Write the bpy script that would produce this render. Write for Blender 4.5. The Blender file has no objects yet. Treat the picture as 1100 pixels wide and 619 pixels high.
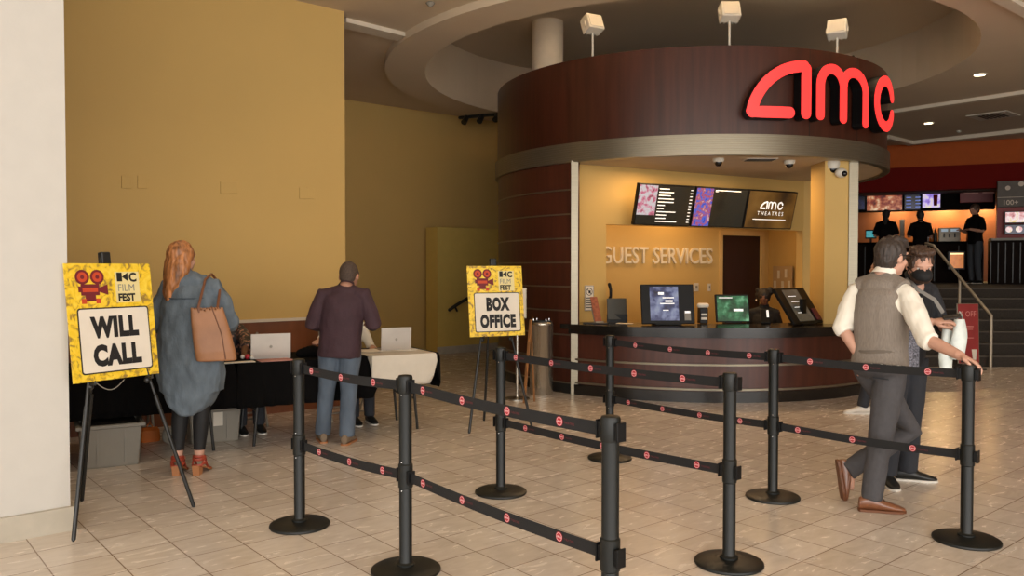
import bpy, bmesh, math, random
from mathutils import Vector, Matrix, noise
random.seed(7)
PI = math.pi
V = Vector
SC = bpy.context.scene
COL = SC.collection
R_ = math.radians

# ------------------------------------------------------------------ camera
CAMH, FPX, HOR = 1.54, 880.0, 288.0
PITCH = math.atan((309.5 - HOR) / FPX)
def at(u, v, Y):
    """world point seen at photo position u, v lying at depth Y"""
    x = (u - 550) / FPX; y = -(v - 309.5) / FPX
    c, s = math.cos(PITCH), math.sin(PITCH)
    d = V((x, c + y * s, -s + y * c))
    k = Y / d.y
    return V((d.x * k, Y, CAMH + d.z * k))

cd = bpy.data.cameras.new('camera'); cam = bpy.data.objects.new('camera', cd)
COL.objects.link(cam); SC.camera = cam
cam.location = (0, 0, CAMH); cam.rotation_euler = (PI / 2 - PITCH, 0, 0)
cd.sensor_width = 36; cd.lens = 36 * FPX / 1100; cd.clip_end = 100

# ------------------------------------------------------------------ materials
def lin(c):
    return tuple(((x / 255) / 12.92 if x / 255 <= .04045 else (((x / 255) + .055) / 1.055) ** 2.4) for x in c) + (1,)
MATS = {}
def mat(name, col, rough=.6, metal=0, var=0, vscale=8, bump=0, bscale=60, stretch=(1, 1, 1), emit=None, estr=1,
        alpha=1, trans=0, coat=0, spec=None):
    if name in MATS: return MATS[name]
    m = bpy.data.materials.new(name); m.use_nodes = True
    nt = m.node_tree; b = nt.nodes['Principled BSDF']
    b.inputs['Base Color'].default_value = lin(col)
    b.inputs['Roughness'].default_value = rough; b.inputs['Metallic'].default_value = metal
    if spec is not None: b.inputs['Specular IOR Level'].default_value = spec
    if coat: b.inputs['Coat Weight'].default_value = coat; b.inputs['Coat Roughness'].default_value = .1
    tc = nt.nodes.new('ShaderNodeTexCoord'); mp = nt.nodes.new('ShaderNodeMapping')
    mp.inputs['Scale'].default_value = stretch
    nt.links.new(tc.outputs['Object'], mp.inputs['Vector'])
    n = nt.nodes.new('ShaderNodeTexNoise'); n.inputs['Scale'].default_value = vscale
    n.inputs['Detail'].default_value = 5
    nt.links.new(mp.outputs[0], n.inputs['Vector'])
    r = nt.nodes.new('ShaderNodeValToRGB')
    c = lin(col)
    v = var or .04
    r.color_ramp.elements[0].position = .3; r.color_ramp.elements[1].position = .7
    r.color_ramp.elements[0].color = tuple(max(0, x * (1 - v)) for x in c[:3]) + (1,)
    r.color_ramp.elements[1].color = tuple(min(1, x * (1 + v)) for x in c[:3]) + (1,)
    nt.links.new(n.outputs['Fac'], r.inputs[0]); nt.links.new(r.outputs[0], b.inputs['Base Color'])
    if bump:
        n2 = nt.nodes.new('ShaderNodeTexNoise'); n2.inputs['Scale'].default_value = bscale
        nt.links.new(mp.outputs[0], n2.inputs['Vector'])
        bp = nt.nodes.new('ShaderNodeBump'); bp.inputs['Strength'].default_value = bump
        bp.inputs['Distance'].default_value = .01
        nt.links.new(n2.outputs['Fac'], bp.inputs['Height']); nt.links.new(bp.outputs[0], b.inputs['Normal'])
    if emit:
        b.inputs['Emission Color'].default_value = lin(emit); b.inputs['Emission Strength'].default_value = estr
    if trans: b.inputs['Transmission Weight'].default_value = trans
    MATS[name] = m
    return m

def tile_floor():
    m = bpy.data.materials.new('floor_tile'); m.use_nodes = True; nt = m.node_tree
    b = nt.nodes['Principled BSDF']; N = nt.nodes.new; L = nt.links.new
    tc = N('ShaderNodeTexCoord'); m1 = N('ShaderNodeMapping'); m1.inputs['Rotation'].default_value = (0, 0, -R_(40))
    m2 = N('ShaderNodeMapping'); m2.inputs['Scale'].default_value = (1 / .305,) * 3
    m2.inputs['Location'].default_value = (-.8, -.5, 0)
    L(tc.outputs['Object'], m1.inputs[0]); L(m1.outputs[0], m2.inputs[0])
    br = N('ShaderNodeTexBrick'); br.offset = 0; br.squash = 1
    br.inputs['Scale'].default_value = 1; br.inputs['Brick Width'].default_value = 1
    br.inputs['Row Height'].default_value = 1; br.inputs['Mortar Size'].default_value = .012
    br.inputs['Mortar Smooth'].default_value = .3; br.inputs['Bias'].default_value = 0
    br.inputs['Color1'].default_value = lin((226, 217, 206)); br.inputs['Color2'].default_value = lin((211, 200, 187))
    br.inputs['Mortar'].default_value = lin((140, 120, 102))
    L(m2.outputs[0], br.inputs['Vector'])
    m3 = N('ShaderNodeMapping'); m3.inputs['Scale'].default_value = (4, 11, 1); m3.inputs['Rotation'].default_value = (0, 0, .5)
    L(m1.outputs[0], m3.inputs[0])
    ns = N('ShaderNodeTexNoise'); ns.inputs['Scale'].default_value = 1.6; ns.inputs['Detail'].default_value = 8
    ns.inputs['Distortion'].default_value = .8
    L(m3.outputs[0], ns.inputs['Vector'])
    rp = N('ShaderNodeValToRGB'); rp.color_ramp.elements[0].position = .3; rp.color_ramp.elements[1].position = .75
    rp.color_ramp.elements[0].color = (.83, .80, .77, 1); rp.color_ramp.elements[1].color = (1.0, 1.0, 1.0, 1)
    L(ns.outputs['Fac'], rp.inputs[0])
    mx = N('ShaderNodeMix'); mx.data_type = 'RGBA'; mx.blend_type = 'MULTIPLY'; mx.inputs[0].default_value = 1
    L(br.outputs['Color'], mx.inputs[6]); L(rp.outputs[0], mx.inputs[7]); L(mx.outputs[2], b.inputs['Base Color'])
    b.inputs['Roughness'].default_value = .22
    rr = N('ShaderNodeMapRange'); rr.inputs[3].default_value = .16; rr.inputs[4].default_value = .34
    L(ns.outputs['Fac'], rr.inputs[0]); L(rr.outputs[0], b.inputs['Roughness'])
    bp = N('ShaderNodeBump'); bp.inputs['Strength'].default_value = .25; bp.inputs['Distance'].default_value = .003
    bp.invert = True
    L(br.outputs['Fac'], bp.inputs['Height']); L(bp.outputs[0], b.inputs['Normal'])
    return m

M = dict(
    white=mat('painted_white_wall', (196, 192, 184), .75, var=.02, bump=.05),
    stone=mat('pale_stone', (178, 170, 154), .45, var=.1, vscale=6),
    yellow=mat('ochre_paint', (200, 166, 98), .7, var=.02, vscale=1.5, bump=.05, bscale=120),
    ceil=mat('ceiling_paint', (206, 188, 162), .85, var=.02, vscale=1),
    ceil_trim=mat('ceiling_trim_paint', (214, 202, 182), .8),
    wain=mat('wainscot_wood', (120, 70, 40), .4, var=.25, vscale=5, stretch=(1, 1, .15)),
    wood=mat('mahogany_veneer', (64, 31, 20), .33, var=.3, vscale=14, stretch=(1, 1, .06), bump=.04, bscale=30),
    woodp=mat('mahogany_panel', (76, 38, 26), .35, var=.25, vscale=14, stretch=(1, 1, .1), bump=.04, bscale=30),
    alum=mat('brushed_aluminium', (138, 130, 112), .35, .75, var=.08, vscale=30, stretch=(.2, .2, 6)),
    steel=mat('stainless_steel', (178, 172, 160), .25, .9, var=.1, vscale=20, stretch=(6, 6, .2)),
    black=mat('black_paint', (26, 27, 26), .42, var=.1, bump=.05, bscale=200),
    post=mat('black_powder_coat', (18, 20, 18), .42, spec=.35, var=.1, bump=.08, bscale=300),
    blackplastic=mat('black_plastic', (12, 12, 13), .45, spec=.25),
    counter=mat('black_counter', (30, 27, 24), .18, var=.2, vscale=60),
    cloth=mat('black_tablecloth', (12, 11, 11), .95, spec=.1, bump=.2, bscale=200),
    strap=mat('black_webbing', (20, 20, 21), .8, bump=.3, bscale=500),
    wcloth=mat('white_tablecloth', (205, 196, 180), .85, bump=.15, bscale=150),
    paper=mat('paper', (225, 216, 200), .8),
    pink=mat('pink_paper', (196, 140, 128), .8),
    skin=mat('skin', (196, 150, 128), .5, var=.06, vscale=20),
    skin2=mat('skin_tan', (168, 122, 98), .5, var=.06, vscale=20),
    skin3=mat('skin_dark', (110, 72, 54), .5, var=.06, vscale=20),
    denim=mat('blue_denim', (100, 112, 122), .85, var=.22, vscale=14, bump=.35, bscale=90, stretch=(1, 1, .5)),
    jeans=mat('blue_jeans', (84, 96, 110), .85, var=.2, vscale=10, bump=.3, bscale=90, stretch=(1, 1, .4)),
    purple=mat('plum_shirt_cloth', (58, 36, 43), .8, var=.12, vscale=10, bump=.25, bscale=60),
    vest=mat('grey_vest_cloth', (128, 118, 108), .85, var=.15, vscale=40, bump=.2, bscale=150, stretch=(4, 4, .3)),
    wshirt=mat('white_shirt_cloth', (232, 226, 212), .75, var=.03, bump=.15, bscale=50),
    gtrouser=mat('charcoal_trousers', (72, 70, 72), .85, var=.1, vscale=30, bump=.2, bscale=120),
    dtrouser=mat('dark_trousers', (40, 42, 48), .85, var=.1, bump=.2, bscale=100),
    dshirt=mat('dark_shirt', (30, 31, 36), .8, var=.1, bump=.2, bscale=70),
    legging=mat('black_leggings', (18, 18, 20), .7),
    brownshoe=mat('brown_leather', (122, 76, 50), .3, var=.2, vscale=12, coat=.3),
    tanleather=mat('tan_leather', (156, 108, 72), .5, var=.14, vscale=6, bump=.1, bscale=60),
    tandark=mat('tan_leather_dark', (110, 66, 38), .5),
    sandal=mat('red_sandal_leather', (150, 58, 38), .45),
    cork=mat('wooden_heel', (168, 112, 70), .6),
    suede=mat('tan_suede', (122, 104, 84), .8),
    sole=mat('white_rubber', (214, 208, 198), .6),
    hair_dark=mat('dark_hair', (52, 42, 36), .55, var=.4, vscale=60, bump=.6, bscale=120, stretch=(1, 1, .25)),
    hair_brown=mat('brown_hair', (66, 46, 34), .55, var=.35, vscale=60, bump=.6, bscale=120, stretch=(1, 1, .25)),
    hair_grey=mat('cropped_grey_hair', (72, 58, 48), .8, var=.3, vscale=80, bump=.3, bscale=200),
    hair_auburn=mat('auburn_hair', (170, 112, 66), .45, var=.7, vscale=38, bump=.5, bscale=60, stretch=(1, 1, .1)),
    bin=mat('grey_bin_plastic', (138, 132, 120), .5, var=.04),
    laptop=mat('laptop_aluminium', (172, 164, 154), .35, .6),
    red=mat('red_letter_face', (230, 40, 40), .4, emit=(255, 62, 58), estr=1.0),
    redtag=mat('belt_logo_red', (170, 30, 44), .5),
    pinkwhite=mat('belt_logo_white', (238, 205, 205), .5),
    darkred=mat('dark_red_paint', (104, 20, 14), .8, spec=.1),
    orangew=mat('orange_paint', (170, 84, 36), .8, spec=.2),
    redpost=mat('red_poster', (150, 40, 38), .5, var=.1),
    carpet=mat('dark_stair_carpet', (52, 46, 40), .95, var=.25, vscale=40, bump=.4, bscale=200),
    doorw=mat('dark_door_wood', (44, 20, 18), .45, var=.2, vscale=8, stretch=(1, 1, .1)),
    metalp=mat('pale_painted_metal', (206, 200, 186), .5),
    matte=mat('matte_black', (14, 11, 10), .9, spec=.1),
    glass=mat('black_glass', (10, 10, 12), .08),
    chrome=mat('chrome', (200, 200, 200), .15, 1),
    orangebag=mat('orange_fabric', (190, 100, 30), .7),
    plastic=mat('white_plastic_bag', (214, 222, 216), .35, var=.1, vscale=20, bump=.3, bscale=30),
    lampglow=mat('lamp_glow', (255, 240, 210), .5, emit=(255, 232, 190), estr=6),
    greyboard=mat('grey_menu_board', (92, 84, 76), .6, var=.1),
    sinkw=mat('orange_lit_tile', (96, 56, 30), .5, var=.1, vscale=3),
    whitetext=mat('white_screen_text', (240, 240, 240), .5, emit=(235, 235, 230), estr=.7),
    greytext=mat('brushed_letter', (232, 222, 196), .4, .1),
    ink=mat('black_ink', (22, 20, 20), .6),
    maroonink=mat('maroon_ink', (112, 24, 34), .6),
    orangeink=mat('orange_ink', (196, 70, 34), .6),
    greyink=mat('pale_grey_ink', (196, 196, 186), .6),
)

# ------------------------------------------------------------------ object helpers
def wloc(o):
    p = V((0, 0, 0))
    while o: p = p + o.location; o = o.parent
    return p
def thing(name, label, cat, loc=(0, 0, 0), rz=0, group=None):
    o = bpy.data.objects.new(name, None); COL.objects.link(o)
    o.empty_display_size = .1
    o.location = loc; o.rotation_euler = (0, 0, rz); o['label'] = label; o['category'] = cat
    if group: o['group'] = group
    return o
def tag(o, label, cat, group=None):
    o['label'] = label; o['category'] = cat
    if group: o['group'] = group
    return o
def obj(name, bm, mats, parent=None, local=False, smooth=False, normals=True):
    if normals: bmesh.ops.recalc_face_normals(bm, faces=bm.faces[:])
    me = bpy.data.meshes.new(name)
    o = bpy.data.objects.new(name, me)
    if parent:
        if not local: bmesh.ops.translate(bm, verts=bm.verts[:], vec=-wloc(parent))
        o.parent = parent
    elif not local:
        # origin at base of the mesh
        xs = [v.co.x for v in bm.verts]; ys = [v.co.y for v in bm.verts]; zs = [v.co.z for v in bm.verts]
        c = V(((min(xs) + max(xs)) / 2, (min(ys) + max(ys)) / 2, min(zs)))
        if not name.startswith('floor'):
            bmesh.ops.translate(bm, verts=bm.verts[:], vec=-c); o.location = c
    bm.to_mesh(me); bm.free()
    if not isinstance(mats, (list, tuple)): mats = [mats]
    for m in mats: me.materials.append(m)
    if smooth:
        for p in me.polygons: p.use_smooth = True
        try: me.set_sharp_from_angle(angle=R_(40))
        except Exception: pass
    COL.objects.link(o)
    return o
def struct(name, bm, m, parent=None, smooth=False, local=False):
    o = obj(name, bm, m, parent, smooth=smooth, local=local)
    if not parent: o['kind'] = 'structure'
    return o
def B(): return bmesh.new()
def frame(o, x, y):
    x = V(x).normalized(); y = V(y); z = x.cross(y).normalized(); y = z.cross(x)
    m = Matrix((x, y, z)).transposed().to_4x4(); m.translation = V(o); return m
def box(bm, lo, hi, mx=None, bev=0, mi=0):
    lo, hi = V(lo), V(hi)
    r = bmesh.ops.create_cube(bm, size=1)
    vs = r['verts']; s = hi - lo; c = (lo + hi) / 2
    for v in vs: v.co = V((v.co.x * s.x, v.co.y * s.y, v.co.z * s.z)) + c
    if bev:
        es = list({e for v in vs for e in v.link_edges})
        rr = bmesh.ops.bevel(bm, geom=es, offset=bev, segments=2, affect='EDGES', profile=.5)
        vs = list({v for f in rr['faces'] for v in f.verts} | {v for v in vs if v.is_valid})
    fs = {f for v in vs for f in v.link_faces}
    for f in fs: f.material_index = mi
    if mx is not None:
        for v in vs: v.co = mx @ v.co
    return vs
def rings(bm, rs, cap=True, mi=0, closed=True):
    """rs: list of rings of points (equal length), lofted"""
    vr = [[bm.verts.new(p) for p in r] for r in rs]
    n = len(vr[0]); fs = []
    for a, b in zip(vr[:-1], vr[1:]):
        for i in range(n if closed else n - 1):
            j = (i + 1) % n
            fs.append(bm.faces.new((a[i], a[j], b[j], b[i])))
    if cap and closed:
        fs.append(bm.faces.new(vr[0][::-1])); fs.append(bm.faces.new(vr[-1]))
    for f in fs: f.material_index = mi
    return vr
def ringpts(c, sx, sy, a, b, n=16, sq=2):
    out = []
    for i in range(n):
        t = 2 * PI * i / n; ct, st = math.cos(t), math.sin(t)
        if sq != 2:
            ct = math.copysign(abs(ct) ** (2 / sq), ct); st = math.copysign(abs(st) ** (2 / sq), st)
        out.append(c + sx * (a * ct) + sy * (b * st))
    return out
def limb(bm, pts, rad, n=12, rcap=True, flat=1.0, ref=None, mi=0):
    """tapered tube along pts; radii numbers or (a,b)"""
    pts = [V(p) for p in pts]; rs = []
    r = V(ref) if ref is not None else None
    secs = []
    for i, p in enumerate(pts):
        if i == 0: t = pts[1] - p
        elif i == len(pts) - 1: t = p - pts[i - 1]
        else: t = (pts[i + 1] - p).normalized() + (p - pts[i - 1]).normalized()
        t.normalize()
        if r is None:
            r = V((0, 0, 1)) if abs(t.z) < .8 else V((0, 1, 0))
        sx = (r - t * r.dot(t)).normalized(); sy = t.cross(sx)
        if ref is None: r = sx
        ra = rad[i] if isinstance(rad[i], tuple) else (rad[i], rad[i] * flat)
        secs.append((p, t, sx, sy, ra))
    if rcap:
        p, t, sx, sy, ra = secs[0]; m = min(ra)
        for k in (.95, .7, .35):
            h = math.sqrt(1 - k * k)
            w = math.sqrt(1 - k * k)
            rs.append(ringpts(p - t * (m * k), sx, sy, ra[0] * w, ra[1] * w, n))
    for p, t, sx, sy, ra in secs: rs.append(ringpts(p, sx, sy, ra[0], ra[1], n))
    if rcap:
        p, t, sx, sy, ra = secs[-1]; m = min(ra)
        for k in (.35, .7, .95):
            w = math.sqrt(1 - k * k)
            rs.append(ringpts(p + t * (m * k), sx, sy, ra[0] * w, ra[1] * w, n))
    rings(bm, rs, mi=mi)
def ell(bm, c, ax, n=16, m=10, mi=0):
    """ellipsoid; ax = three axis vectors"""
    c = V(c); rs = []
    for j in range(1, m):
        t = PI * j / m
        rs.append(ringpts(c - ax[2] * math.cos(t), ax[0], ax[1], math.sin(t), math.sin(t), n))
    rings(bm, rs, mi=mi)
def cyl(bm, p0, p1, r0, r1=None, n=24, mi=0):
    p0, p1 = V(p0), V(p1); t = (p1 - p0).normalized()
    r = V((0, 0, 1)) if abs(t.z) < .9 else V((1, 0, 0))
    sx = (r - t * r.dot(t)).normalized(); sy = t.cross(sx)
    rings(bm, [ringpts(p0, sx, sy, r0, r0, n), ringpts(p1, sx, sy, r1 if r1 is not None else r0, r1 if r1 is not None else r0, n)], mi=mi)
def lathe(bm, prof, c=(0, 0, 0), n=32, mi=0):
    c = V(c)
    rings(bm, [ringpts(c + V((0, 0, z)), V((1, 0, 0)), V((0, 1, 0)), max(r, .0005), max(r, .0005), n) for r, z in prof], mi=mi)
def arc(bm, c, r0, r1, z0, z1, a0, a1, n=48, mi=0):
    """solid annular sector, degrees"""
    rs = []
    for i in range(n + 1):
        t = R_(a0 + (a1 - a0) * i / n); d = V((math.cos(t), math.sin(t), 0))
        rs.append([V((c[0], c[1], z)) + d * r for r, z in ((r0, z0), (r1, z0), (r1, z1), (r0, z1))])
    full = abs(abs(a1 - a0) - 360) < .01
    vr = rings(bm, rs, cap=not full, mi=mi)
def quad(bm, pts, mi=0):
    f = bm.faces.new([bm.verts.new(p) for p in pts]); f.material_index = mi; return f
def prism(bm, poly, z0, z1, mx=None, mi=0):
    """poly 2D list extruded z0..z1"""
    mx = mx or Matrix()
    rings(bm, [[mx @ V((x, y, z)) for x, y in poly] for z in (z0, z1)], mi=mi)
def wallseg(bm, p, q, z0, z1, t, side=1, mi=0):
    """box wall from p to q (2D), thickness t to the left (side=1) of p->q"""
    p, q = V((p[0], p[1])), V((q[0], q[1])); d = (q - p).normalized(); n = V((-d.y, d.x)) * t * side
    pts = [p, q, q + n, p + n]
    rings(bm, [[V((a.x, a.y, z)) for a in pts] for z in (z0, z1)], mi=mi)

_tc = {}
def text_bm(s, size, depth=0, bold=0, xs=1, align='CENTER', spacing=1):
    k = (s, size, depth, bold, xs, align, spacing)
    if k not in _tc:
        cu = bpy.data.curves.new('t', 'FONT'); cu.body = s; cu.size = size; cu.extrude = depth / 2; cu.offset = bold
        cu.align_x = align; cu.resolution_u = 3; cu.space_character = spacing
        o = bpy.data.objects.new('t', cu); COL.objects.link(o)
        bpy.context.view_layer.update()
        dg = bpy.context.evaluated_depsgraph_get()
        me = bpy.data.meshes.new_from_object(o.evaluated_get(dg))
        bpy.data.objects.remove(o); _tc[k] = me
    bm = B(); bm.from_mesh(_tc[k])
    for v in bm.verts: v.co.x *= xs
    return bm
def put_text(bm, s, size, mx, mi=0, **kw):
    t = text_bm(s, size, **kw)
    for f in t.faces: f.material_index = mi
    for v in t.verts: v.co = mx @ v.co
    me = bpy.data.meshes.new('tmp'); t.to_mesh(me); t.free(); bm.from_mesh(me)
    bpy.data.meshes.remove(me)

# logo strokes -----------------------------------------------------------
def bez(p0, p1, p2, p3, n=14):
    out = []
    for i in range(n + 1):
        t = i / n; a = (1 - t)
        out.append((a**3 * p0[0] + 3 * a * a * t * p1[0] + 3 * a * t * t * p2[0] + t**3 * p3[0],
                    a**3 * p0[1] + 3 * a * a * t * p1[1] + 3 * a * t * t * p2[1] + t**3 * p3[1]))
    return out
def letter_a():
    pts = [(.52, .062), (.30, .062), (.085, .062)]
    pts += bez((.075, .075), (.13, .33), (.36, .575), (.70, .578))[0:]
    pts += [(.728, .55), (.728, .3), (.728, .062)]
    return [pts], .062
def letter_m():
    l1 = [(.055, .055), (.055, .25)] + bez((.055, .40), (.07, .64), (.36, .64), (.40, .40), 16) + [(.40, .25), (.40, .04)]
    l2 = [(.40, .40)] + bez((.41, .46), (.46, .64), (.76, .60), (.80, .38), 16) + [(.80, .2), (.80, .02)]
    return [l1, l2], .055
def letter_c():
    p = []
    for i in range(33):
        t = R_(22 + 316 * i / 32); p.append((.30 + .24 * math.cos(t), .31 + .27 * math.sin(t)))
    return [p], .06
LETTERS = [(letter_a, 0), (letter_m, .865), (letter_c, 1.86)]
def ribbon(bm, pts, hw, f, z0, z1, mi=0, disc=10):
    """solid ribbon along 2D pts mapped with f(x,y,z)"""
    P = [V(p) for p in pts]; n = len(P); rs = []
    for i in range(n):
        a = P[max(i - 1, 0)]; b = P[min(i + 1, n - 1)]
        if i == 0: t = P[1] - P[0]
        elif i == n - 1: t = P[-1] - P[-2]
        else: t = (P[i + 1] - P[i]).normalized() + (P[i] - P[i - 1]).normalized()
        t.normalize(); nn = V((-t.y, t.x)) * hw
        A, C = P[i] + nn, P[i] - nn
        rs.append([f(A.x, A.y, z1), f(C.x, C.y, z1), f(C.x, C.y, z0), f(A.x, A.y, z0)])
    rings(bm, rs, mi=mi)
    def dd(c):
        cc = [(c.x + hw * math.cos(2 * PI * k / disc), c.y + hw * math.sin(2 * PI * k / disc)) for k in range(disc)]
        rings(bm, [[f(x, y, z) for x, y in cc] for z in (z0, z1)], mi=mi)
    dd(P[0]); dd(P[-1])
    for i in range(1, n - 1):
        if (P[i + 1] - P[i]).angle(P[i] - P[i - 1]) > .35: dd(P[i])
def amc_flat(bm, mx, w, z=.0, th=.001, mi=0, disc=8):
    s = w / 2.46
    for fn, x0 in LETTERS:
        strokes, hw = fn()
        for st in strokes:
            ribbon(bm, [((x0 + x) * s - w / 2, (y - .32) * s) for x, y in st], hw * s, lambda x, y, q: mx @ V((x, y, q)), z, z + th, mi, disc)

# ================================================================== SETTING
E1 = V((math.cos(R_(40)), math.sin(R_(40)), 0)); E2 = V((-math.sin(R_(40)), math.cos(R_(40)), 0))
CZ = 4.4
BC = (2.51, 12.05); BR = 2.72     # booth centre and radius

bm = B(); quad(bm, [V((-14, -4, 0)), V((17, -4, 0)), V((17, 27, 0)), V((-14, 27, 0))])
fl = struct('floor', bm, tile_floor())

# ceiling with the round recess above the booth
bm = B()
X0, X1, Y0, Y1 = -13, 16.5, -3.5, 26
angs = sorted(set([2 * PI * i / 72 for i in range(72)] + [math.atan2(y - BC[1], x - BC[0]) % (2 * PI) for x in (X0, X1) for y in (Y0, Y1)]))
inn, out = [], []
for a in angs:
    dx, dy = math.cos(a), math.sin(a)
    k = min(((X1 if dx > 0 else X0) - BC[0]) / dx if abs(dx) > 1e-6 else 1e9, ((Y1 if dy > 0 else Y0) - BC[1]) / dy if abs(dy) > 1e-6 else 1e9)
    inn.append(V((BC[0] + 3.78 * dx, BC[1] + 3.78 * dy, CZ))); out.append(V((BC[0] + k * dx, BC[1] + k * dy, CZ)))
vi = [bm.verts.new(p) for p in inn]; vo = [bm.verts.new(p) for p in out]
vt = [bm.verts.new(p + V((0, 0, .8))) for p in inn]
n = len(angs)
for i in range(n):
    j = (i + 1) % n
    bm.faces.new((vi[i], vi[j], vo[j], vo[i])); bm.faces.new((vi[j], vi[i], vt[i], vt[j]))
bm.faces.new(vt[::-1])
arc(bm, BC, 3.76, 4.32, CZ - .09, CZ + .02, 120, 262, 60)
struct('ceiling', bm, M['ceil'])
# thin raised ceiling ledges
bm = B()
def ledge(p, q, w=.12, h=.07): wallseg(bm, p, q, CZ - h, CZ + .01, w)
ledge(at(262, 0, 8.7)[:2], at(325, 10, 9.15)[:2], .2, .05)
ledge((-1.89, 9.43), (-1.25, 10.05), .24, .05)
bm2 = bm
struct('trim_1', bm, M['ceil_trim'])
bm = B()
ledge((6.6, 15.2), (9.1, 12.2), .14, .06); ledge((8.9, 18.6), (12.2, 15.0), .16, .08); ledge((8.9, 18.6), (8.0, 17.8), .16, .08)
ledge((4.2, 7.8), (9.0, 11.8), .14, .05)
struct('trim_2', bm, M['ceil_trim'])

# walls
c0 = V((-2.60, 4.79, 0))
bm = B(); wallseg(bm, (c0 - E1 * 3.6)[:2], c0[:2], 0, CZ + .3, .4); struct('wall_left', bm, M['white'])
bm = B(); a = c0 + E1 * .03 - E2 * .03
wallseg(bm, (a - E1 * 3.7)[:2], a[:2], 0, .14, .46)
for v in bm.verts: pass
struct('baseboard_left', bm, M['stone'])
y0 = V((-1.87, 9.2, 0))
bm = B(); wallseg(bm, (y0 - E1 * 8)[:2], y0[:2], 0, CZ + .1, .3)
struct('wall_ochre', bm, M['yellow'])
bm = B(); a = y0 - E2 * .012; wallseg(bm, (a - E1 * 7.9)[:2], (a + E1 * .0)[:2], 0, .98, .012)
struct('trim_wainscot', bm, M['wain'])
bm = B(); a = y0 - E2 * .035; wallseg(bm, (a - E1 * 7.9)[:2], (a + E1 * .01)[:2], .975, 1.005, .035)
struct('trim_wainscot_cap', bm, M['ceil_trim'])
bm = B(); a = c0 - E1 * 3.6; wallseg(bm, (a + E2 * .4)[:2], (a + E2 * 4.2)[:2], 0, CZ + .1, .3); struct('wall_far_left', bm, M['yellow'])
a0_ = V((-2.83, 13.98, 0))
bm = B(); wallseg(bm, (a0_ - E1 * 3.5)[:2], (a0_ + E1 * 14)[:2], 0, CZ + .1, .3); struct('wall_back', bm, M['yellow'])
bm = B(); a = y0 + E2 * .3 - E1 * .3; wallseg(bm, a[:2], (a + E2 * 5.6)[:2], 0, CZ + .1, .3); struct('wall_alcove', bm, M['yellow'])
# low partition with stone base
p1 = at(470, 380, 14.55); p2 = p1 + E1 * 3.2
bm = B(); wallseg(bm, p1[:2], p2[:2], 0, 2.27, .35); struct('wall_partition', bm, mat('olive_paint', (206, 176, 92), .7, var=.03))
bm = B(); a = p1 - E2 * .02 - E1 * .01; wallseg(bm, a[:2], (a + E1 * 3.2)[:2], 0, .13, .02); struct('baseboard_partition', bm, M['stone'])
bm = B(); wallseg(bm, (13.5, -3), (13.5, 26), 0, CZ + .1, .3, -1); struct('wall_right', bm, mat('brown_paint', (120, 86, 56), .7))

# handrail on partition
t = thing('wall_handrail', 'black wall handrail on the olive partition behind the BOX OFFICE sign', 'handrail', at(492, 380, 14.4))
bm = B(); limb(bm, [at(483, 333, 14.35), at(490, 328, 14.4), at(500, 322, 14.5), at(530, 305, 14.9)], [.03] * 4); obj('rail', bm, M['black'], t, smooth=True)
bm = B(); limb(bm, [at(489, 330, 14.4), at(491, 334, 14.5), at(491, 334, 14.9)], [.018] * 3); obj('bracket', bm, M['black'], t, smooth=True)

# ================================================================== TICKET BOOTH
bt = thing('ticket_booth', 'round mahogany ticket booth with red letters on its curved fascia', 'booth', (BC[0], BC[1], 0))
bm = B(); arc(bm, BC, BR - .1, BR, 3.0, 4.06, 0, 360, 96); obj('fascia', bm, M['wood'], bt, smooth=True)
bm = B()
for i in range(9):
    z = 2.83 + i * .0255
    arc(bm, BC, BR - .04, BR + .035, z, z + .019, 0, 360, 96)
arc(bm, BC, BR - .06, BR + .026, 2.822, 3.058, 0, 360, 96)
obj('metal_band', bm, M['alum'], bt, smooth=True)
bm = B(); arc(bm, BC, .01, BR - .03, 2.84, 2.90, 0, 360, 72); obj('soffit', bm, mat('soffit_paint', (190, 176, 152), .8), bt)
bm = B(); arc(bm, BC, .01, BR - .09, 3.85, 3.88, 0, 360, 72); obj('roof', bm, M['black'], bt)
bm = B(); arc(bm, BC, BR - .12, BR - .01, 0, 2.84, 60, 229.7, 72); obj('curved_wall', bm, M['woodp'], bt, smooth=True)
for k in range(9):
    z = .71 + k * .296 - .592
    bm = B(); arc(bm, BC, BR - .02, BR + .004, z, z + .018, 60, 229.7, 72); obj('metal_strip', bm, M['alum'], bt, smooth=True)
bm = B(); arc(bm, BC, BR - .03, BR + .01, 0, .12, 60, 229.7, 72); obj('base_trim', bm, M['black'], bt)
# left jamb
def on_cyl(u, R, k=-1):
    m = (u - 550) / FPX
    a = 1 + m * m; b = -2 * (m * BC[0] + BC[1]); c = BC[0]**2 + BC[1]**2 - R * R
    Y = (-b + k * math.sqrt(max(b * b - 4 * a * c, 0))) / (2 * a); return V((m * Y, Y, 0))
jl = on_cyl(613, BR)
bm = B(); box(bm, (jl.x, jl.y - .06, 0), (jl.x + .085, jl.y + .3, 2.84)); obj('jamb', bm, M['alum'], bt)
# right column (yellow with metal edge)
bm = B(); box(bm, (3.80, 9.98, 0), (4.09, 10.45, 2.84)); obj('column', bm, M['yellow'], bt)
bm = B(); box(bm, (4.09, 9.96, 0), (4.20, 10.46, 2.84)); obj('column_edge', bm, M['alum'], bt)
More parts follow.
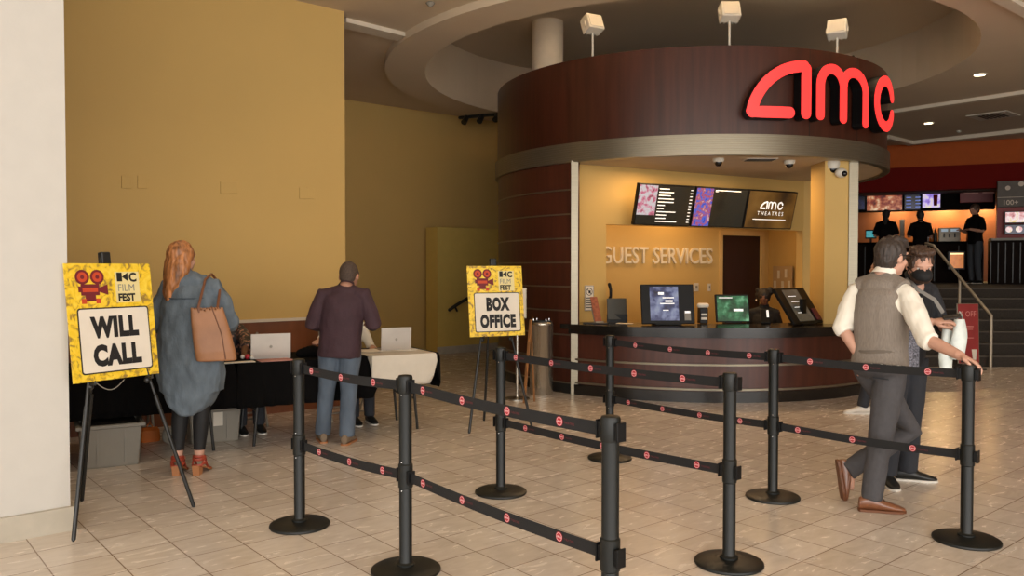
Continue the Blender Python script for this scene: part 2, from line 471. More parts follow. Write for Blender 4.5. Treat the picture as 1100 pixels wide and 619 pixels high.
# vertical seams in fascia
for u in (868, 919):
    p = on_cyl(u, BR); d = (V((p.x - BC[0], p.y - BC[1], 0))).normalized(); s = V((-d.y, d.x, 0))
    bm = B(); q = V((BC[0], BC[1], 0)) + d * (BR + .001)
    rings(bm, [[q - s * .004 + V((0, 0, z)) - d * .01, q + s * .004 + V((0, 0, z)) - d * .01, q + s * .004 + V((0, 0, z)), q - s * .004 + V((0, 0, z))] for z in (3.06, 4.06)])
    obj('seam', bm, M['black'], bt)

# interior walls of the booth
ie = V((math.cos(R_(30)), .5, 0)); inn_ = V((-.5, math.cos(R_(30)), 0))
pa = V((.82, 10.28, 0)); al = V((1.205, 10.5, 0)); ar = V((4.37, 12.33, 0)); pb = ar + ie * .5
bm = B()
wallseg(bm, pa[:2], al[:2], 0, 2.84, .12); wallseg(bm, ar[:2], pb[:2], 0, 2.84, .12)
wallseg(bm, al[:2], ar[:2], 2.10, 2.84, .12)
struct('wall_booth_front', bm, M['yellow'])
bl = al + inn_ * 1.3; brr = V((4.37, 13.83, 0))
br_ = bl + ie * 4.35
bm = B()
dl0, dl1 = bl + ie * 3.28, bl + ie * 4.18
wallseg(bm, (bl - ie * .45)[:2], dl0[:2], 0, 2.84, .1); wallseg(bm, dl1[:2], br_[:2], 0, 2.84, .1); wallseg(bm, dl0[:2], dl1[:2], 2.08, 2.84, .1)
struct('wall_booth_back', bm, M['yellow'])
bm = B(); wallseg(bm, (ar + ie * .02)[:2], br_[:2], 0, 2.84, .1, -1); struct('wall_booth_side', bm, M['yellow'])
bm = B(); wallseg(bm, (pa + inn_ * .12)[:2], (bl - ie * .4)[:2], 0, 2.84, .08, 1); struct('wall_booth_left', bm, M['yellow'])
bm = B(); wallseg(bm, (dl0 + inn_ * .04)[:2], (dl1 + inn_ * .04)[:2], 0, 2.08, .04)
d1 = struct('door_1', bm, M['doorw'])
bm = B()
wallseg(bm, (dl0 - ie * .06 - inn_ * .015)[:2], (dl0 + ie * .01 - inn_ * .015)[:2], 0, 2.14, .03); wallseg(bm, (dl1 - ie * .01 - inn_ * .015)[:2], (dl1 + ie * .06 - inn_ * .015)[:2], 0, 2.14, .03)
wallseg(bm, (dl0 - inn_ * .015)[:2], (dl1 - inn_ * .015)[:2], 2.07, 2.14, .03)
obj('door_frame', bm, mat('cream_paint', (206, 172, 110), .6), d1)
bm = B(); q = dl1 - ie * .1 + inn_ * .02 + V((0, 0, 1)); ell(bm, q, [V((.03, 0, 0)), V((0, .03, 0)), V((0, 0, .03))]); obj('door_handle', bm, M['chrome'], d1, smooth=True)

# GUEST SERVICES letters
tb = thing('guest_services_sign', 'raised metal GUEST SERVICES lettering on the ochre wall inside the booth', 'sign', bl)
o_ = bl + ie * 3.05 + V((0, 0, 1.612)) - inn_ * .005
words = 'GUEST SERVICES'
dg_ = text_bm(words, .36, xs=.78, align='LEFT'); mx_w = max(v.co.x for v in dg_.verts); dg_.free()
x = 0
bmx = text_bm(words, .355, depth=.03, bold=.002, xs=.85, align='LEFT')
w_ = max(v.co.x for v in bmx.verts)
mxm = frame(o_ - ie * w_, ie, V((0, 0, 1)))
for v in bmx.verts: v.co = mxm @ (v.co + V((0, 0, .015)))
obj('letters', bmx, M['greytext'], tb)

# counter
ct = thing('service_counter', 'curved wood front service counter with black top inside the booth', 'counter', (BC[0] + .2, BC[1] - 2.6, 0))
bm = B(); arc(bm, BC, 2.10, BR + .10, .80, .86, 227, 345, 72); arc(bm, BC, BR - .12, BR + .06, .745, .80, 229, 345, 72); obj('countertop', bm, M['counter'], ct, smooth=True)
bm = B(); arc(bm, BC, BR - .16, BR - .02, 0, .76, 230.5, 345, 72); obj('front_panel', bm, M['woodp'], ct, smooth=True)
for z in (.418, .135):
    bm = B(); arc(bm, BC, BR - .04, BR + .012, z, z + .022, 229.8, 345, 72); obj('metal_strip', bm, M['alum'], ct, smooth=True)
bm = B(); arc(bm, BC, BR - .05, BR + .02, 0, .125, 229.8, 345, 72); obj('base', bm, M['counter'], ct, smooth=True)

# AMC illuminated letters
sg = thing('illuminated_letters', 'large red glowing amc letters mounted on the booth fascia', 'sign', (BC[0] + 1.5, BC[1] - 2.4, 3.2))
def cylmap(s, z, r):
    a = R_(-88.3) + s / 2.86
    return V((BC[0] + r * math.cos(a), BC[1] + r * math.sin(a), z))
for fn, x0 in LETTERS:
    strokes, hw = fn()
    f = lambda x, y, q: cylmap(x + x0, 3.22 + y * 1.02, BR + q)
    bmf = B(); bms = B()
    for st in strokes:
        dense = []
        for p, q in zip(st[:-1], st[1:]):
            k = max(1, int((V(q) - V(p)).length / .08))
            dense += [tuple(V(p).lerp(V(q), i / k)) for i in range(k)]
        dense.append(st[-1])
        ribbon(bms, dense, hw + .004, f, .02, .155, disc=16); ribbon(bmf, dense, hw, f, .155, .165, disc=16)
    L = obj('letter', bms, M['blackplastic'], sg)
    obj('glowing_face', bmf, M['red'], L)

# fixtures on top of booth
bm = B(); cyl(bm, (.53, 12.3, 3.86), (.53, 12.3, 5.2), .235, n=32); o = obj('column', bm, M['ceil_trim'], smooth=True)
tag(o, 'round white column standing on the booth roof up to the ceiling recess', 'column')
for i, (x, y, z0, rz, lb) in enumerate(((.973, 9.955, 4.38, .5, 'leftmost, by the column'), (2.49, 9.45, 4.37, .05, 'the middle one'), (3.87, 9.82, 4.28, -.5, 'the rightmost'))):
    t = thing('uplight', 'small square white floodlight on a stem above the fascia, ' + lb, 'light', (x, y, 3.88), 0, 'floodlights on top of the booth')
    bm = B(); cyl(bm, (x, y, 3.86), (x, y, z0), .012, n=10); obj('stem', bm, M['metalp'], t)
    m_ = Matrix.Translation((x, y, z0 + .1)) @ Matrix.Rotation(rz, 4, 'Z') @ Matrix.Rotation(R_(-22), 4, 'X')
    bm = B(); box(bm, (-.11, -.07, -.1), (.11, .07, .1), m_, .012)
    h = obj('lamp_head', bm, M['metalp'], t)
    bm = B()
    for k in range(5): box(bm, (-.1 + k * .046, .07, -.09), (-.085 + k * .046, .095, .09), m_)
    obj('cooling_fin', bm, M['metalp'], h)
    bm = B(); box(bm, (-.09, -.076, -.08), (.09, -.069, .08), m_); obj('lens', bm, mat('frosted_lens', (190, 182, 165), .3), h)
    L = bpy.data.lights.new('lamp', 'SPOT'); L.energy = 330; L.color = (1, .85, .66); L.spot_size = R_(150); L.spot_blend = 1; L.shadow_soft_size = .1
    lo = bpy.data.objects.new('lamp', L); COL.objects.link(lo); lo.parent = t; lo.location = (0, 0, z0 + .23 - 3.88); lo.rotation_euler = (PI, 0, 0)
    bm = B(); box(bm, (-.125, -.015, -.05), (-.112, .015, .015), m_); box(bm, (.112, -.015, -.05), (.125, .015, .015), m_); obj('bracket', bm, M['metalp'], t)
t = thing('projector', 'small white device on the fascia top above the letter c', 'device', (4.15, 10.0, 4.06))
bm = B(); m_ = Matrix.Translation((4.1, 10.02, 4.06)) @ Matrix.Rotation(.6, 4, 'Z'); box(bm, (-.08, -.05, 0), (.08, .05, .05), m_, .01); obj('housing', bm, M['metalp'], t)
bm = B(); cyl(bm, m_ @ V((-.02, -.05, .028)), m_ @ V((-.02, -.07, .028)), .02); obj('lens', bm, M['glass'], t)

# security cameras and vent under soffit
for i, (u, Y, lb, n_) in enumerate(((771, 9.75, 'left one, nearest the menu screens', 0), (847, 9.95, 'middle one, between vent and column', 0), (893, 10.02, 'right one, topping the ochre column', 1))):
    x = (u - 550) / FPX * Y
    t = thing('dome_camera', 'white dome camera under the booth soffit, ' + lb, 'camera', (x, Y, 2.84), 0, 'dome cameras under the soffit')
    r = .065 if i < 2 else .085; dz = -.0 if i < 2 else -.05
    bm = B(); lathe(bm, [(r, -.0), (r * 1.05, -.02 + dz * .3), (r * .9, -.045 + dz)], (x, Y, 2.84)); obj('housing', bm, M['metalp'], t, smooth=True)
    bm = B(); ell(bm, (x, Y, 2.795 + dz), [V((r * .72, 0, 0)), V((0, r * .72, 0)), V((0, 0, r * .8))]); obj('dome', bm, M['glass'], t, smooth=True)
t = thing('dome_camera', 'second small dome camera stuck to the front of the ochre column top', 'camera', (3.98, 9.98, 2.7), 0, 'dome cameras under the soffit')
bm = B(); ell(bm, (3.98, 9.94, 2.69), [V((.075, 0, 0)), V((0, .06, 0)), V((0, 0, .06))]); obj('housing', bm, M['metalp'], t, smooth=True)
bm = B(); ell(bm, (4.0, 9.885, 2.675), [V((.035, 0, 0)), V((0, .03, 0)), V((0, 0, .035))]); obj('lens', bm, M['glass'], t, smooth=True)
t = thing('soffit_vent', 'dark slatted air vent in the booth soffit between two dome cameras', 'vent', (2.95, 9.8, 2.83))
bm = B(); box(bm, (2.78, 9.72, 2.832), (3.15, 9.95, 2.842)); obj('frame', bm, M['metalp'], t)
bm = B()
for k in range(6): box(bm, (2.80, 9.74 + k * .033, 2.826), (3.13, 9.76 + k * .033, 2.834))
obj('slats', bm, M['black'], t)

# menu screens ---------------------------------------------------------
def screen_mat(name, kind):
    m = bpy.data.materials.new(name); m.use_nodes = True; nt = m.node_tree; b = nt.nodes['Principled BSDF']
    b.inputs['Base Color'].default_value = (.01, .01, .01, 1); b.inputs['Roughness'].default_value = .2
    N = nt.nodes.new; L = nt.links.new
    tc = N('ShaderNodeTexCoord'); ns = N('ShaderNodeTexNoise'); rp = N('ShaderNodeValToRGB')
    L(tc.outputs['Object'], ns.inputs['Vector']); L(ns.outputs[1], rp.inputs[0]); L(rp.outputs[0], b.inputs['Emission Color'])
    L(ns.outputs[0], rp.inputs[0])
    sc, st, cols = {
        'poster_pink': (18, .75, [(120, 90, 80), (230, 120, 150), (235, 225, 225), (225, 215, 215)]),
        'poster_blue': (22, .75, [(40, 60, 200), (90, 120, 230), (200, 80, 90), (230, 200, 210)]),
        'dark': (3, .25, [(40, 40, 32), (70, 66, 50), (60, 60, 50), (90, 86, 70)]),
        'gold': (2, .55, [(60, 38, 16), (120, 80, 30), (150, 104, 44), (160, 120, 60)]),
        'blue': (7, .55, [(30, 30, 50), (70, 80, 130), (150, 160, 200), (190, 200, 220)]),
        'green': (9, .55, [(20, 50, 36), (40, 100, 66), (70, 150, 100), (150, 220, 170)]),
        'grey': (5, .3, [(90, 84, 70), (110, 104, 90), (120, 112, 98), (150, 140, 120)]),
        'food': (7, .8, [(30, 8, 6), (130, 40, 24), (190, 110, 70), (240, 210, 170)]),
        'navy': (5, .3, [(8, 8, 16), (16, 18, 40), (30, 34, 80), (60, 70, 120)]),
        'violet': (9, .9, [(110, 70, 170), (150, 120, 220), (210, 190, 240), (230, 220, 160)]),
        'pinkfood': (8, .9, [(140, 40, 50), (220, 150, 150), (245, 225, 225), (235, 200, 120)]),
        'cyan': (4, .7, [(20, 90, 100), (40, 140, 150), (60, 170, 175), (90, 190, 190)]),
    }[kind]
    ns.inputs['Scale'].default_value = sc; ns.inputs['Detail'].default_value = 3
    e = rp.color_ramp.elements; e[0].position = .3; e[1].position = .68
    e[0].color = lin(cols[0]); e[1].color = lin(cols[3])
    a = e.new(.43); a.color = lin(cols[1]); a = e.new(.55); a.color = lin(cols[2])
    b.inputs['Emission Strength'].default_value = st
    return m
SM = {k: screen_mat('display_' + k, k) for k in ('poster_pink', 'poster_blue', 'dark', 'gold', 'blue', 'green', 'grey', 'food', 'navy', 'violet', 'pinkfood', 'cyan')}
s0 = at(680, 243, 10.38); s1 = at(850, 246, 11.62); s0.z = s1.z = 2.085
se = (s1 - s0).normalized(); L3 = (s1 - s0).length; sw = L3 / 3
sn = V((se.y, -se.x, 0))                     # toward the camera
tilt = V((0, 0, 1)) * math.cos(R_(14)) + sn * math.sin(R_(14))
SH = .53
for i in range(3):
    o0 = s0 + se * (sw * i + .008)
    mx = frame(o0, se, tilt)
    t = thing('menu_screen', ['wall mounted menu screen with a pink poster and lines of listings, left of three', 'wall mounted screen with a blue poster and blank dark area, middle of three',
                              'wall mounted screen showing white amc THEATRES on gold, right of three'][i], 'screen', o0, 0, 'menu screens above the counter')
    W = sw - .016
    bm = B(); box(bm, (0, 0, -.06), (W, SH, 0), mx, .004); obj('bezel', bm, M['blackplastic'], t)
    bm = B(); box(bm, (W * .4, SH * .3, -.30), (W * .6, SH * .6, -.05), mx); obj('wall_bracket', bm, M['black'], t)
    bm = B(); g = .014
    if i == 0:
        quad(bm, [mx @ V(p) for p in ((W * .33, g, .002), (W - g, g, .002), (W - g, SH - g, .002), (W * .33, SH - g, .002))], 0)
        quad(bm, [mx @ V(p) for p in ((g, g + .12, .002), (W * .33, g + .12, .002), (W * .33, SH - g, .002), (g, SH - g, .002))], 1)
        quad(bm, [mx @ V(p) for p in ((g, g, .002), (W * .33, g, .002), (W * .33, g + .12, .002), (g, g + .12, .002))], 0)
        sc_ = obj('display', bm, [SM['dark'], SM['poster_pink']], t, normals=False)
        random.seed(3)
        for k in range(11):
            bm = B(); yy = SH - .06 - k * .042; ww = random.uniform(.1, .34)
            box(bm, (W * .36, yy, .003), (W * .36 + ww, yy + .012, .0045), mx)
            obj('listing_line', bm, M['whitetext'], sc_)
            bm = B(); box(bm, (W - .07, yy, .003), (W - .03, yy + .01, .0045), mx); obj('time_mark', bm, M['whitetext'], sc_)
    elif i == 1:
        quad(bm, [mx @ V(p) for p in ((W * .33, g, .002), (W - g, g, .002), (W - g, SH - g, .002), (W * .33, SH - g, .002))], 0)
        quad(bm, [mx @ V(p) for p in ((g, g, .002), (W * .33, g, .002), (W * .33, SH - g, .002), (g, SH - g, .002))], 1)
        sc_ = obj('display', bm, [SM['dark'], SM['poster_blue']], t, normals=False)
        bm = B(); box(bm, (W * .36, SH - .04, .003), (W * .85, SH - .03, .0045), mx); box(bm, (W * .36, SH - .055, .003), (W * .42, SH - .047, .0045), mx)
        obj('heading_line', bm, M['whitetext'], sc_)
    else:
        quad(bm, [mx @ V(p) for p in ((g, g, .002), (W - g, g, .002), (W - g, SH - g, .002), (g, SH - g, .002))], 0)
        sc_ = obj('display', bm, [SM['gold']], t, normals=False)
        bm = B(); m2 = mx @ Matrix.Translation((W * .5, SH * .62, .003)); amc_flat(bm, m2, .42, 0, .002)
        put_text(bm, 'THEATRES', .075, mx @ Matrix.Translation((W * .5, SH * .36, .004)), spacing=1.5)
        box(bm, (W * .16, SH * .235, .003), (W * .84, SH * .255, .0045), mx)
        obj('logo', bm, M['whitetext'], sc_)

# kiosks on counter --------------------------------------------------------
def kiosk(u0, u1, v0, v1, Y, rz, lb, kind, tiltd=18, extra=True, name='ticket_terminal'):
    w = (u1 - u0) / FPX * Y / max(.5, math.cos(rz)); h = (v1 - v0) / FPX * Y
    c = at((u0 + u1) / 2, v1, Y); c.z = .862
    t = thing(name, lb, 'terminal', c, 0, None)
    mx = Matrix.Translation(c) @ Matrix.Rotation(rz, 4, 'Z') @ Matrix.Rotation(PI / 2 - R_(tiltd), 4, 'X')
    bm = B(); box(bm, (-w / 2, .01, -.02), (w / 2, h, .02), mx, .008); obj('housing', bm, M['blackplastic'], t)
    m0 = Matrix.Translation(c) @ Matrix.Rotation(rz, 4, 'Z')
    bm = B(); box(bm, (-w * .25, -.02, 0), (w * .25, .18, .02), m0, .005); box(bm, (-.05, .06, .0), (.05, .10, h * .6), m0, .004); obj('stand', bm, M['blackplastic'], t)
    return t, mx, w, h
ky = 9.75
t, mx, w, h = kiosk(689, 747, 318, 362, ky, .1, 'large black self service terminal with blue lit screen at the left of the counter', 'blue', 10)
bm = B(); quad(bm, [mx @ V(p) for p in ((-w * .34, .05, .023), (w * .2, .05, .023), (w * .2, h - .03, .023), (-w * .34, h - .03, .023))]); dd = obj('display', bm, SM['blue'], t, normals=False)
bm = B()
for k, (a, b_, c_, d_) in enumerate(((-.18, .30, .1, .03), (-.05, .2, .13, .02), (-.1, .25, .2, .012), (-.15, .17, .25, .012), (-.1, .08, .1, .01))): box(bm, (w * a, h * (.2 + b_ * 1.8), .0235), (w * a + c_ * .7, h * (.2 + b_ * 1.8) + d_, .0245), mx)
obj('screen_text', bm, M['whitetext'], dd)
bm = B(); box(bm, (w * .3, h * .1, .02), (w * .42, h * .34, .03), mx, .003); obj('card_reader', bm, M['bin'], t)
bm = B(); quad(bm, [mx @ V(p) for p in ((w * .31, h * .28, .031), (w * .41, h * .28, .031), (w * .41, h * .33, .031), (w * .31, h * .33, .031))]); obj('receipt_slot', bm, M['whitetext'], t, normals=False)
t, mx, w, h = kiosk(769, 806, 321, 352, 10.1, .05, 'small monitor with green picture standing between the two large terminals', 'green', 12, name='monitor')
bm = B(); quad(bm, [mx @ V(p) for p in ((-w * .46, .02, .023), (w * .46, .02, .023), (w * .46, h - .02, .023), (-w * .46, h - .02, .023))]); dd = obj('display', bm, SM['green'], t, normals=False)
bm = B(); box(bm, (-w * .4, h - .05, .0235), (w * .0, h - .04, .0245), mx); box(bm, (w * .02, h * .4, .0235), (w * .3, h * .48, .0245), mx); obj('screen_text', bm, M['whitetext'], dd)
t, mx, w, h = kiosk(846, 892, 318, 364, 9.8, .72, 'large black terminal with pale grey screen leaning back at the right of the counter', 'grey', 34)
sh = Matrix.Shear('XZ', 4, (0, 0)) if False else Matrix()
bm = B(); quad(bm, [mx @ V(p) for p in ((-w * .3, .04, .023), (w * .22, .04, .023), (w * .22, h - .03, .023), (-w * .3, h - .03, .023))]); dd = obj('display', bm, SM['grey'], t, normals=False)
bm = B()
for k in range(4): box(bm, (-w * .2, h * (.3 + .15 * k), .0235), (w * .05, h * (.3 + .15 * k) + .008, .0245), mx)
obj('screen_text', bm, M['whitetext'], dd)
bm = B(); box(bm, (w * .3, h * .08, .02), (w * .44, h * .4, .035), mx, .003); obj('card_reader', bm, mat('maroon_plastic', (90, 30, 40), .4), t)
t, mx, w, h = kiosk(887, 904, 322, 346, 10.2, -.1, 'small tilted monitor near the ochre column at the right end of the counter', 'grey', 20, name='monitor')
bm = B(); quad(bm, [mx @ V(p) for p in ((-w * .4, .05, .023), (w * .4, .05, .023), (w * .4, h - .02, .023), (-w * .4, h - .02, .023))]); dd = obj('display', bm, SM['green'], t, normals=False)
bm = B(); box(bm, (-w * .3, h * .1, .0235), (w * .3, h * .16, .0245), mx); obj('screen_text', bm, M['whitetext'], dd)
# side mounted card terminal turned away at right end
t, mx, w, h = kiosk(899, 916, 318, 350, 10.0, -1.0, 'dark terminal seen edge on behind the elbow of the vested man', 'grey', 40)
# back-facing monitor at left on the counter
c = at(663, 350, 10.25); c.z = .862
t = thing('monitor', 'dark monitor with its back to us at the left end of the counter', 'monitor', c)
mx = Matrix.Translation(c) @ Matrix.Rotation(.1, 4, 'Z') @ Matrix.Rotation(PI / 2 - R_(8), 4, 'X')
bm = B(); box(bm, (-.125, .03, -.015), (.125, .30, .01), mx, .006); obj('housing', bm, mat('dark_grey_plastic', (58, 56, 46), .5), t)
bm = B(); box(bm, (-.13, .0, -.05), (.13, .015, .1), Matrix.Translation(c), .003); obj('stand', bm, M['blackplastic'], t)
# telephone handset on wall
q = al + inn_ * .02
c = at(655, 318, 10.62)
t = thing('wall_telephone', 'small black telephone handset on the ochre pier edge', 'telephone', (al.x + .06, al.y + .02, 1.1))
bm = B(); a_ = V((al.x + .04, al.y - .03, 1.33)); limb(bm, [a_, a_ + V((.015, -.02, -.07)), a_ + V((.015, -.02, -.15)), a_ + V((0, 0, -.2))], [(.03, .022), .018, .018, (.03, .022)]); obj('handset', bm, M['blackplastic'], t, smooth=True)
# notice on left pier
def flat(name, lb, cat, mx, w, h, m, th=.004, group=None):
    t = thing(name, lb, cat, mx.translation, 0, group)
    bm = B(); box(bm, (-w / 2, 0, 0), (w / 2, h, th), mx); obj('sheet', bm, m, t)
    return t
pq = pa + (al - pa) * .40; mxn = frame(V((pq.x, pq.y, 0)) - inn_ * .004 + V((0, 0, 1.0)), ie, V((0, 0, 1)))
t = flat('notice', 'small white pictogram notice on the ochre pier at the left of the counter', 'notice', mxn, .14, .32, M['paper'])
bm = B()
fr_pts = [(math.cos(R_(a)) * .045, .24 + math.sin(R_(a)) * .045) for a in range(0, 361, 20)]
ribbon(bm, fr_pts, .004, lambda x, y, z: mxn @ V((x, y, z)), .005, .006)
ribbon(bm, [(-.03, .27), (.03, .21)], .004, lambda x, y, z: mxn @ V((x, y, z)), .005, .006)
box(bm, (-.012, .22, .005), (.02, .255, .006), mxn)
for k in range(5): box(bm, (-.055, .035 + k * .03, .005), (.055 - .01 * (k % 2), .047 + k * .03, .006), mxn)
for a in ((-.068, .004, -.064, .316), (.064, .004, .068, .316), (-.068, .004, .068, .008), (-.068, .312, .068, .316)): box(bm, (a[0], a[1], .005), (a[2], a[3], .006), mxn)
obj('print', bm, M['ink'], t)
# leaflet holder
c = at(643, 352, 10.0); c.z = .862
t = thing('leaflet_holder', 'reddish brown leaflet leaning in a stand at the left end of the counter', 'leaflet', c)
mx = Matrix.Translation(c) @ Matrix.Rotation(.5, 4, 'Z') @ Matrix.Rotation(PI / 2 - R_(20), 4, 'X')
bm = B(); box(bm, (-.05, .02, 0), (.05, .34, .008), mx); obj('leaflet', bm, mat('leaflet_print', (150, 84, 60), .5, var=.3, vscale=30), t)
bm = B(); box(bm, (-.06, 0, -.05), (.06, .02, .03), mx); box(bm, (-.055, 0, -.012), (.055, .2, -.002), mx); obj('stand', bm, M['bin'], t)
# small papers on counter
for (u, v, Y, w, d_, lb) in ((640, 352, 9.98, .3, .12, 'dark flat tray lying on the counter edge below the pictogram notice'), (671, 354, 10.0, .2, .1, 'white sheet lying on the counter below the turned monitor')):
    c = at(u, v, Y); m_ = Matrix.Translation((c.x, c.y, .861)) @ Matrix.Rotation(-.3, 4, 'Z')
    bm = B(); box(bm, (-w / 2, -d_ / 2, 0), (w / 2, d_ / 2, .012 if 'tray' in lb else .003), m_, .002)
    o = obj('tray' if 'tray' in lb else 'paper_sheet', bm, M['black'] if 'tray' in lb else M['paper']); tag(o, lb, 'tray' if 'tray' in lb else 'paper')
# cup stack and printer beside left terminal
c = at(755, 352, 10.0); c.z = .862
t = thing('receipt_printer', 'dark receipt printer with white paper beside the left terminal', 'printer', c)
bm = B(); box(bm, (-.05, -.06, 0), (.05, .08, .19), Matrix.Translation(c), .01); obj('housing', bm, M['blackplastic'], t)
bm = B(); limb(bm, [c + V((-.045, 0, .22)), c + V((.045, 0, .22))], [.03, .03]); obj('paper_roll', bm, M['paper'], t, smooth=True)
bm = B(); box(bm, (-.035, -.064, .05), (.035, -.06, .08), Matrix.Translation(c)); box(bm, (-.035, -.064, .1), (.035, -.06, .125), Matrix.Translation(c)); obj('label_plate', bm, M['paper'], t)
c = at(822, 356, 9.95); c.z = .862
t = thing('card_reader', 'slim card reader with a white lit edge left of the right terminal', 'card reader', c)
mx = Matrix.Translation(c) @ Matrix.Rotation(-.2, 4, 'Z') @ Matrix.Rotation(R_(55), 4, 'X')
bm = B(); box(bm, (-.05, 0, -.02), (.06, .2, .02), mx, .006); box(bm, (-.03, -.02, -.1), (.03, .05, -.02), mx, .003); obj('housing', bm, M['blackplastic'], t)
bm = B(); box(bm, (.02, .08, .021), (.045, .18, .024), mx); obj('lit_edge', bm, M['whitetext'], t)
# wall things inside booth
q = bl + ie * 2.83 + V((0, 0, 1.14)); 
for k, (ds, w, h, lb) in enumerate(((2.72, .1, .13, 'white thermostat plate on the ochre wall left of the dark door, left one'), (3.0, .06, .12, 'narrow switch plate on the ochre wall left of the dark door, right one'))):
    mq = frame(bl + ie * ds - inn_ * .003 + V((0, 0, 1.17)), ie, V((0, 0, 1)))
    t = thing('switch_plate', lb, 'switch', mq.translation)
    bm = B(); box(bm, (-w / 2, 0, 0), (w / 2, h, .015), mq, .004); obj('plate', bm, M['metalp'], t)
    bm = B(); box(bm, (-w * .2, h * .35, .015), (w * .2, h * .7, .024), mq, .002); obj('toggle', bm, M['bin'], t)
# notice board on side wall
sd = (br_ - ar); sd.z = 0; sdn = sd.normalized()
mq = frame(ar + sdn * .75 - V((.004, 0, 0)) + V((-.02, 0, 1.15)), sdn * -1, V((0, 0, 1)))
t = thing('notice_board', 'ochre notice board with small papers on the side wall behind the clerk', 'notice board', mq.translation)
bm = B(); box(bm, (-.42, 0, 0), (.42, .42, .012), mq); obj('board', bm, mat('board_beige', (176, 150, 110), .7), t)
for k, (a, b_) in enumerate(((-.36, .05), (-.2, .22), (-.02, .05), (.12, .24), (.26, .06))):
    bm = B(); box(bm, (a, b_, .012), (a + .1, b_ + .13, .015), mq); obj('paper', bm, M['metalp'], t)
# ================================================================== trash can
p = at(581.5, 424, 9.96)
t = thing('trash_can', 'tall cylindrical stainless steel trash can beside the mahogany booth wall', 'trash can', (p.x, p.y, 0))
bm = B(); lathe(bm, [(.135, .0), (.142, .02), (.142, .84), (.146, .845), (.146, .875), (.138, .885)], (p.x, p.y, 0), 40); obj('body', bm, M['steel'], t, smooth=True)
bm = B(); lathe(bm, [(.125, .88), (.12, .90), (.05, .905), (.045, .89)], (p.x, p.y, 0), 40); obj('lid', bm, M['black'], t, smooth=True)
for k in range(4):
    a = k * PI / 2 + .5
    bm = B(); cyl(bm, (p.x + .11 * math.cos(a), p.y + .11 * math.sin(a), .88), (p.x + .11 * math.cos(a), p.y + .11 * math.sin(a), .925), .012, n=10); obj('peg', bm, M['chrome'], t)
# silver sign stand behind the easel
p = at(555.5, 426, 9.6); p.z = 0
t = thing('sign_stand', 'silver pole sign stand mostly hidden behind the BOX OFFICE sign', 'sign stand', p)
bm = B(); lathe(bm, [(.15, 0), (.15, .012), (.02, .03), (.018, .05)], p, 32); obj('base', bm, M['steel'], t, smooth=True)
bm = B(); cyl(bm, p + V((0, 0, .03)), p + V((0, 0, 1.3)), .018, n=16); obj('pole', bm, M['steel'], t, smooth=True)
mx = Matrix.Translation(p + V((-.03, -.02, .95))) @ Matrix.Rotation(.15, 4, 'Z') @ Matrix.Rotation(PI / 2, 4, 'X')
bm = B(); box(bm, (-.14, 0, 0), (.14, .36, .012), mx, .003); obj('frame', bm, M['alum'], t)
bm = B(); box(bm, (-.125, .015, .012), (.125, .345, .014), mx); obj('poster', bm, M['paper'], t)
# brown wooden easel leg leaning behind
a = at(563, 424, 9.3); a.z = 0.01
bm = B(); limb(bm, [a, at(570, 345, 9.7)], [.02, .02], n=6); limb(bm, [a + V((.12, .1, 0)), at(570, 345, 9.7)], [.012, .012], n=6)
tag(obj('wooden_easel', bm, mat('pale_wood', (140, 94, 52), .5, var=.2)), 'slim brown wooden easel frame between sign stand and trash can', 'easel')

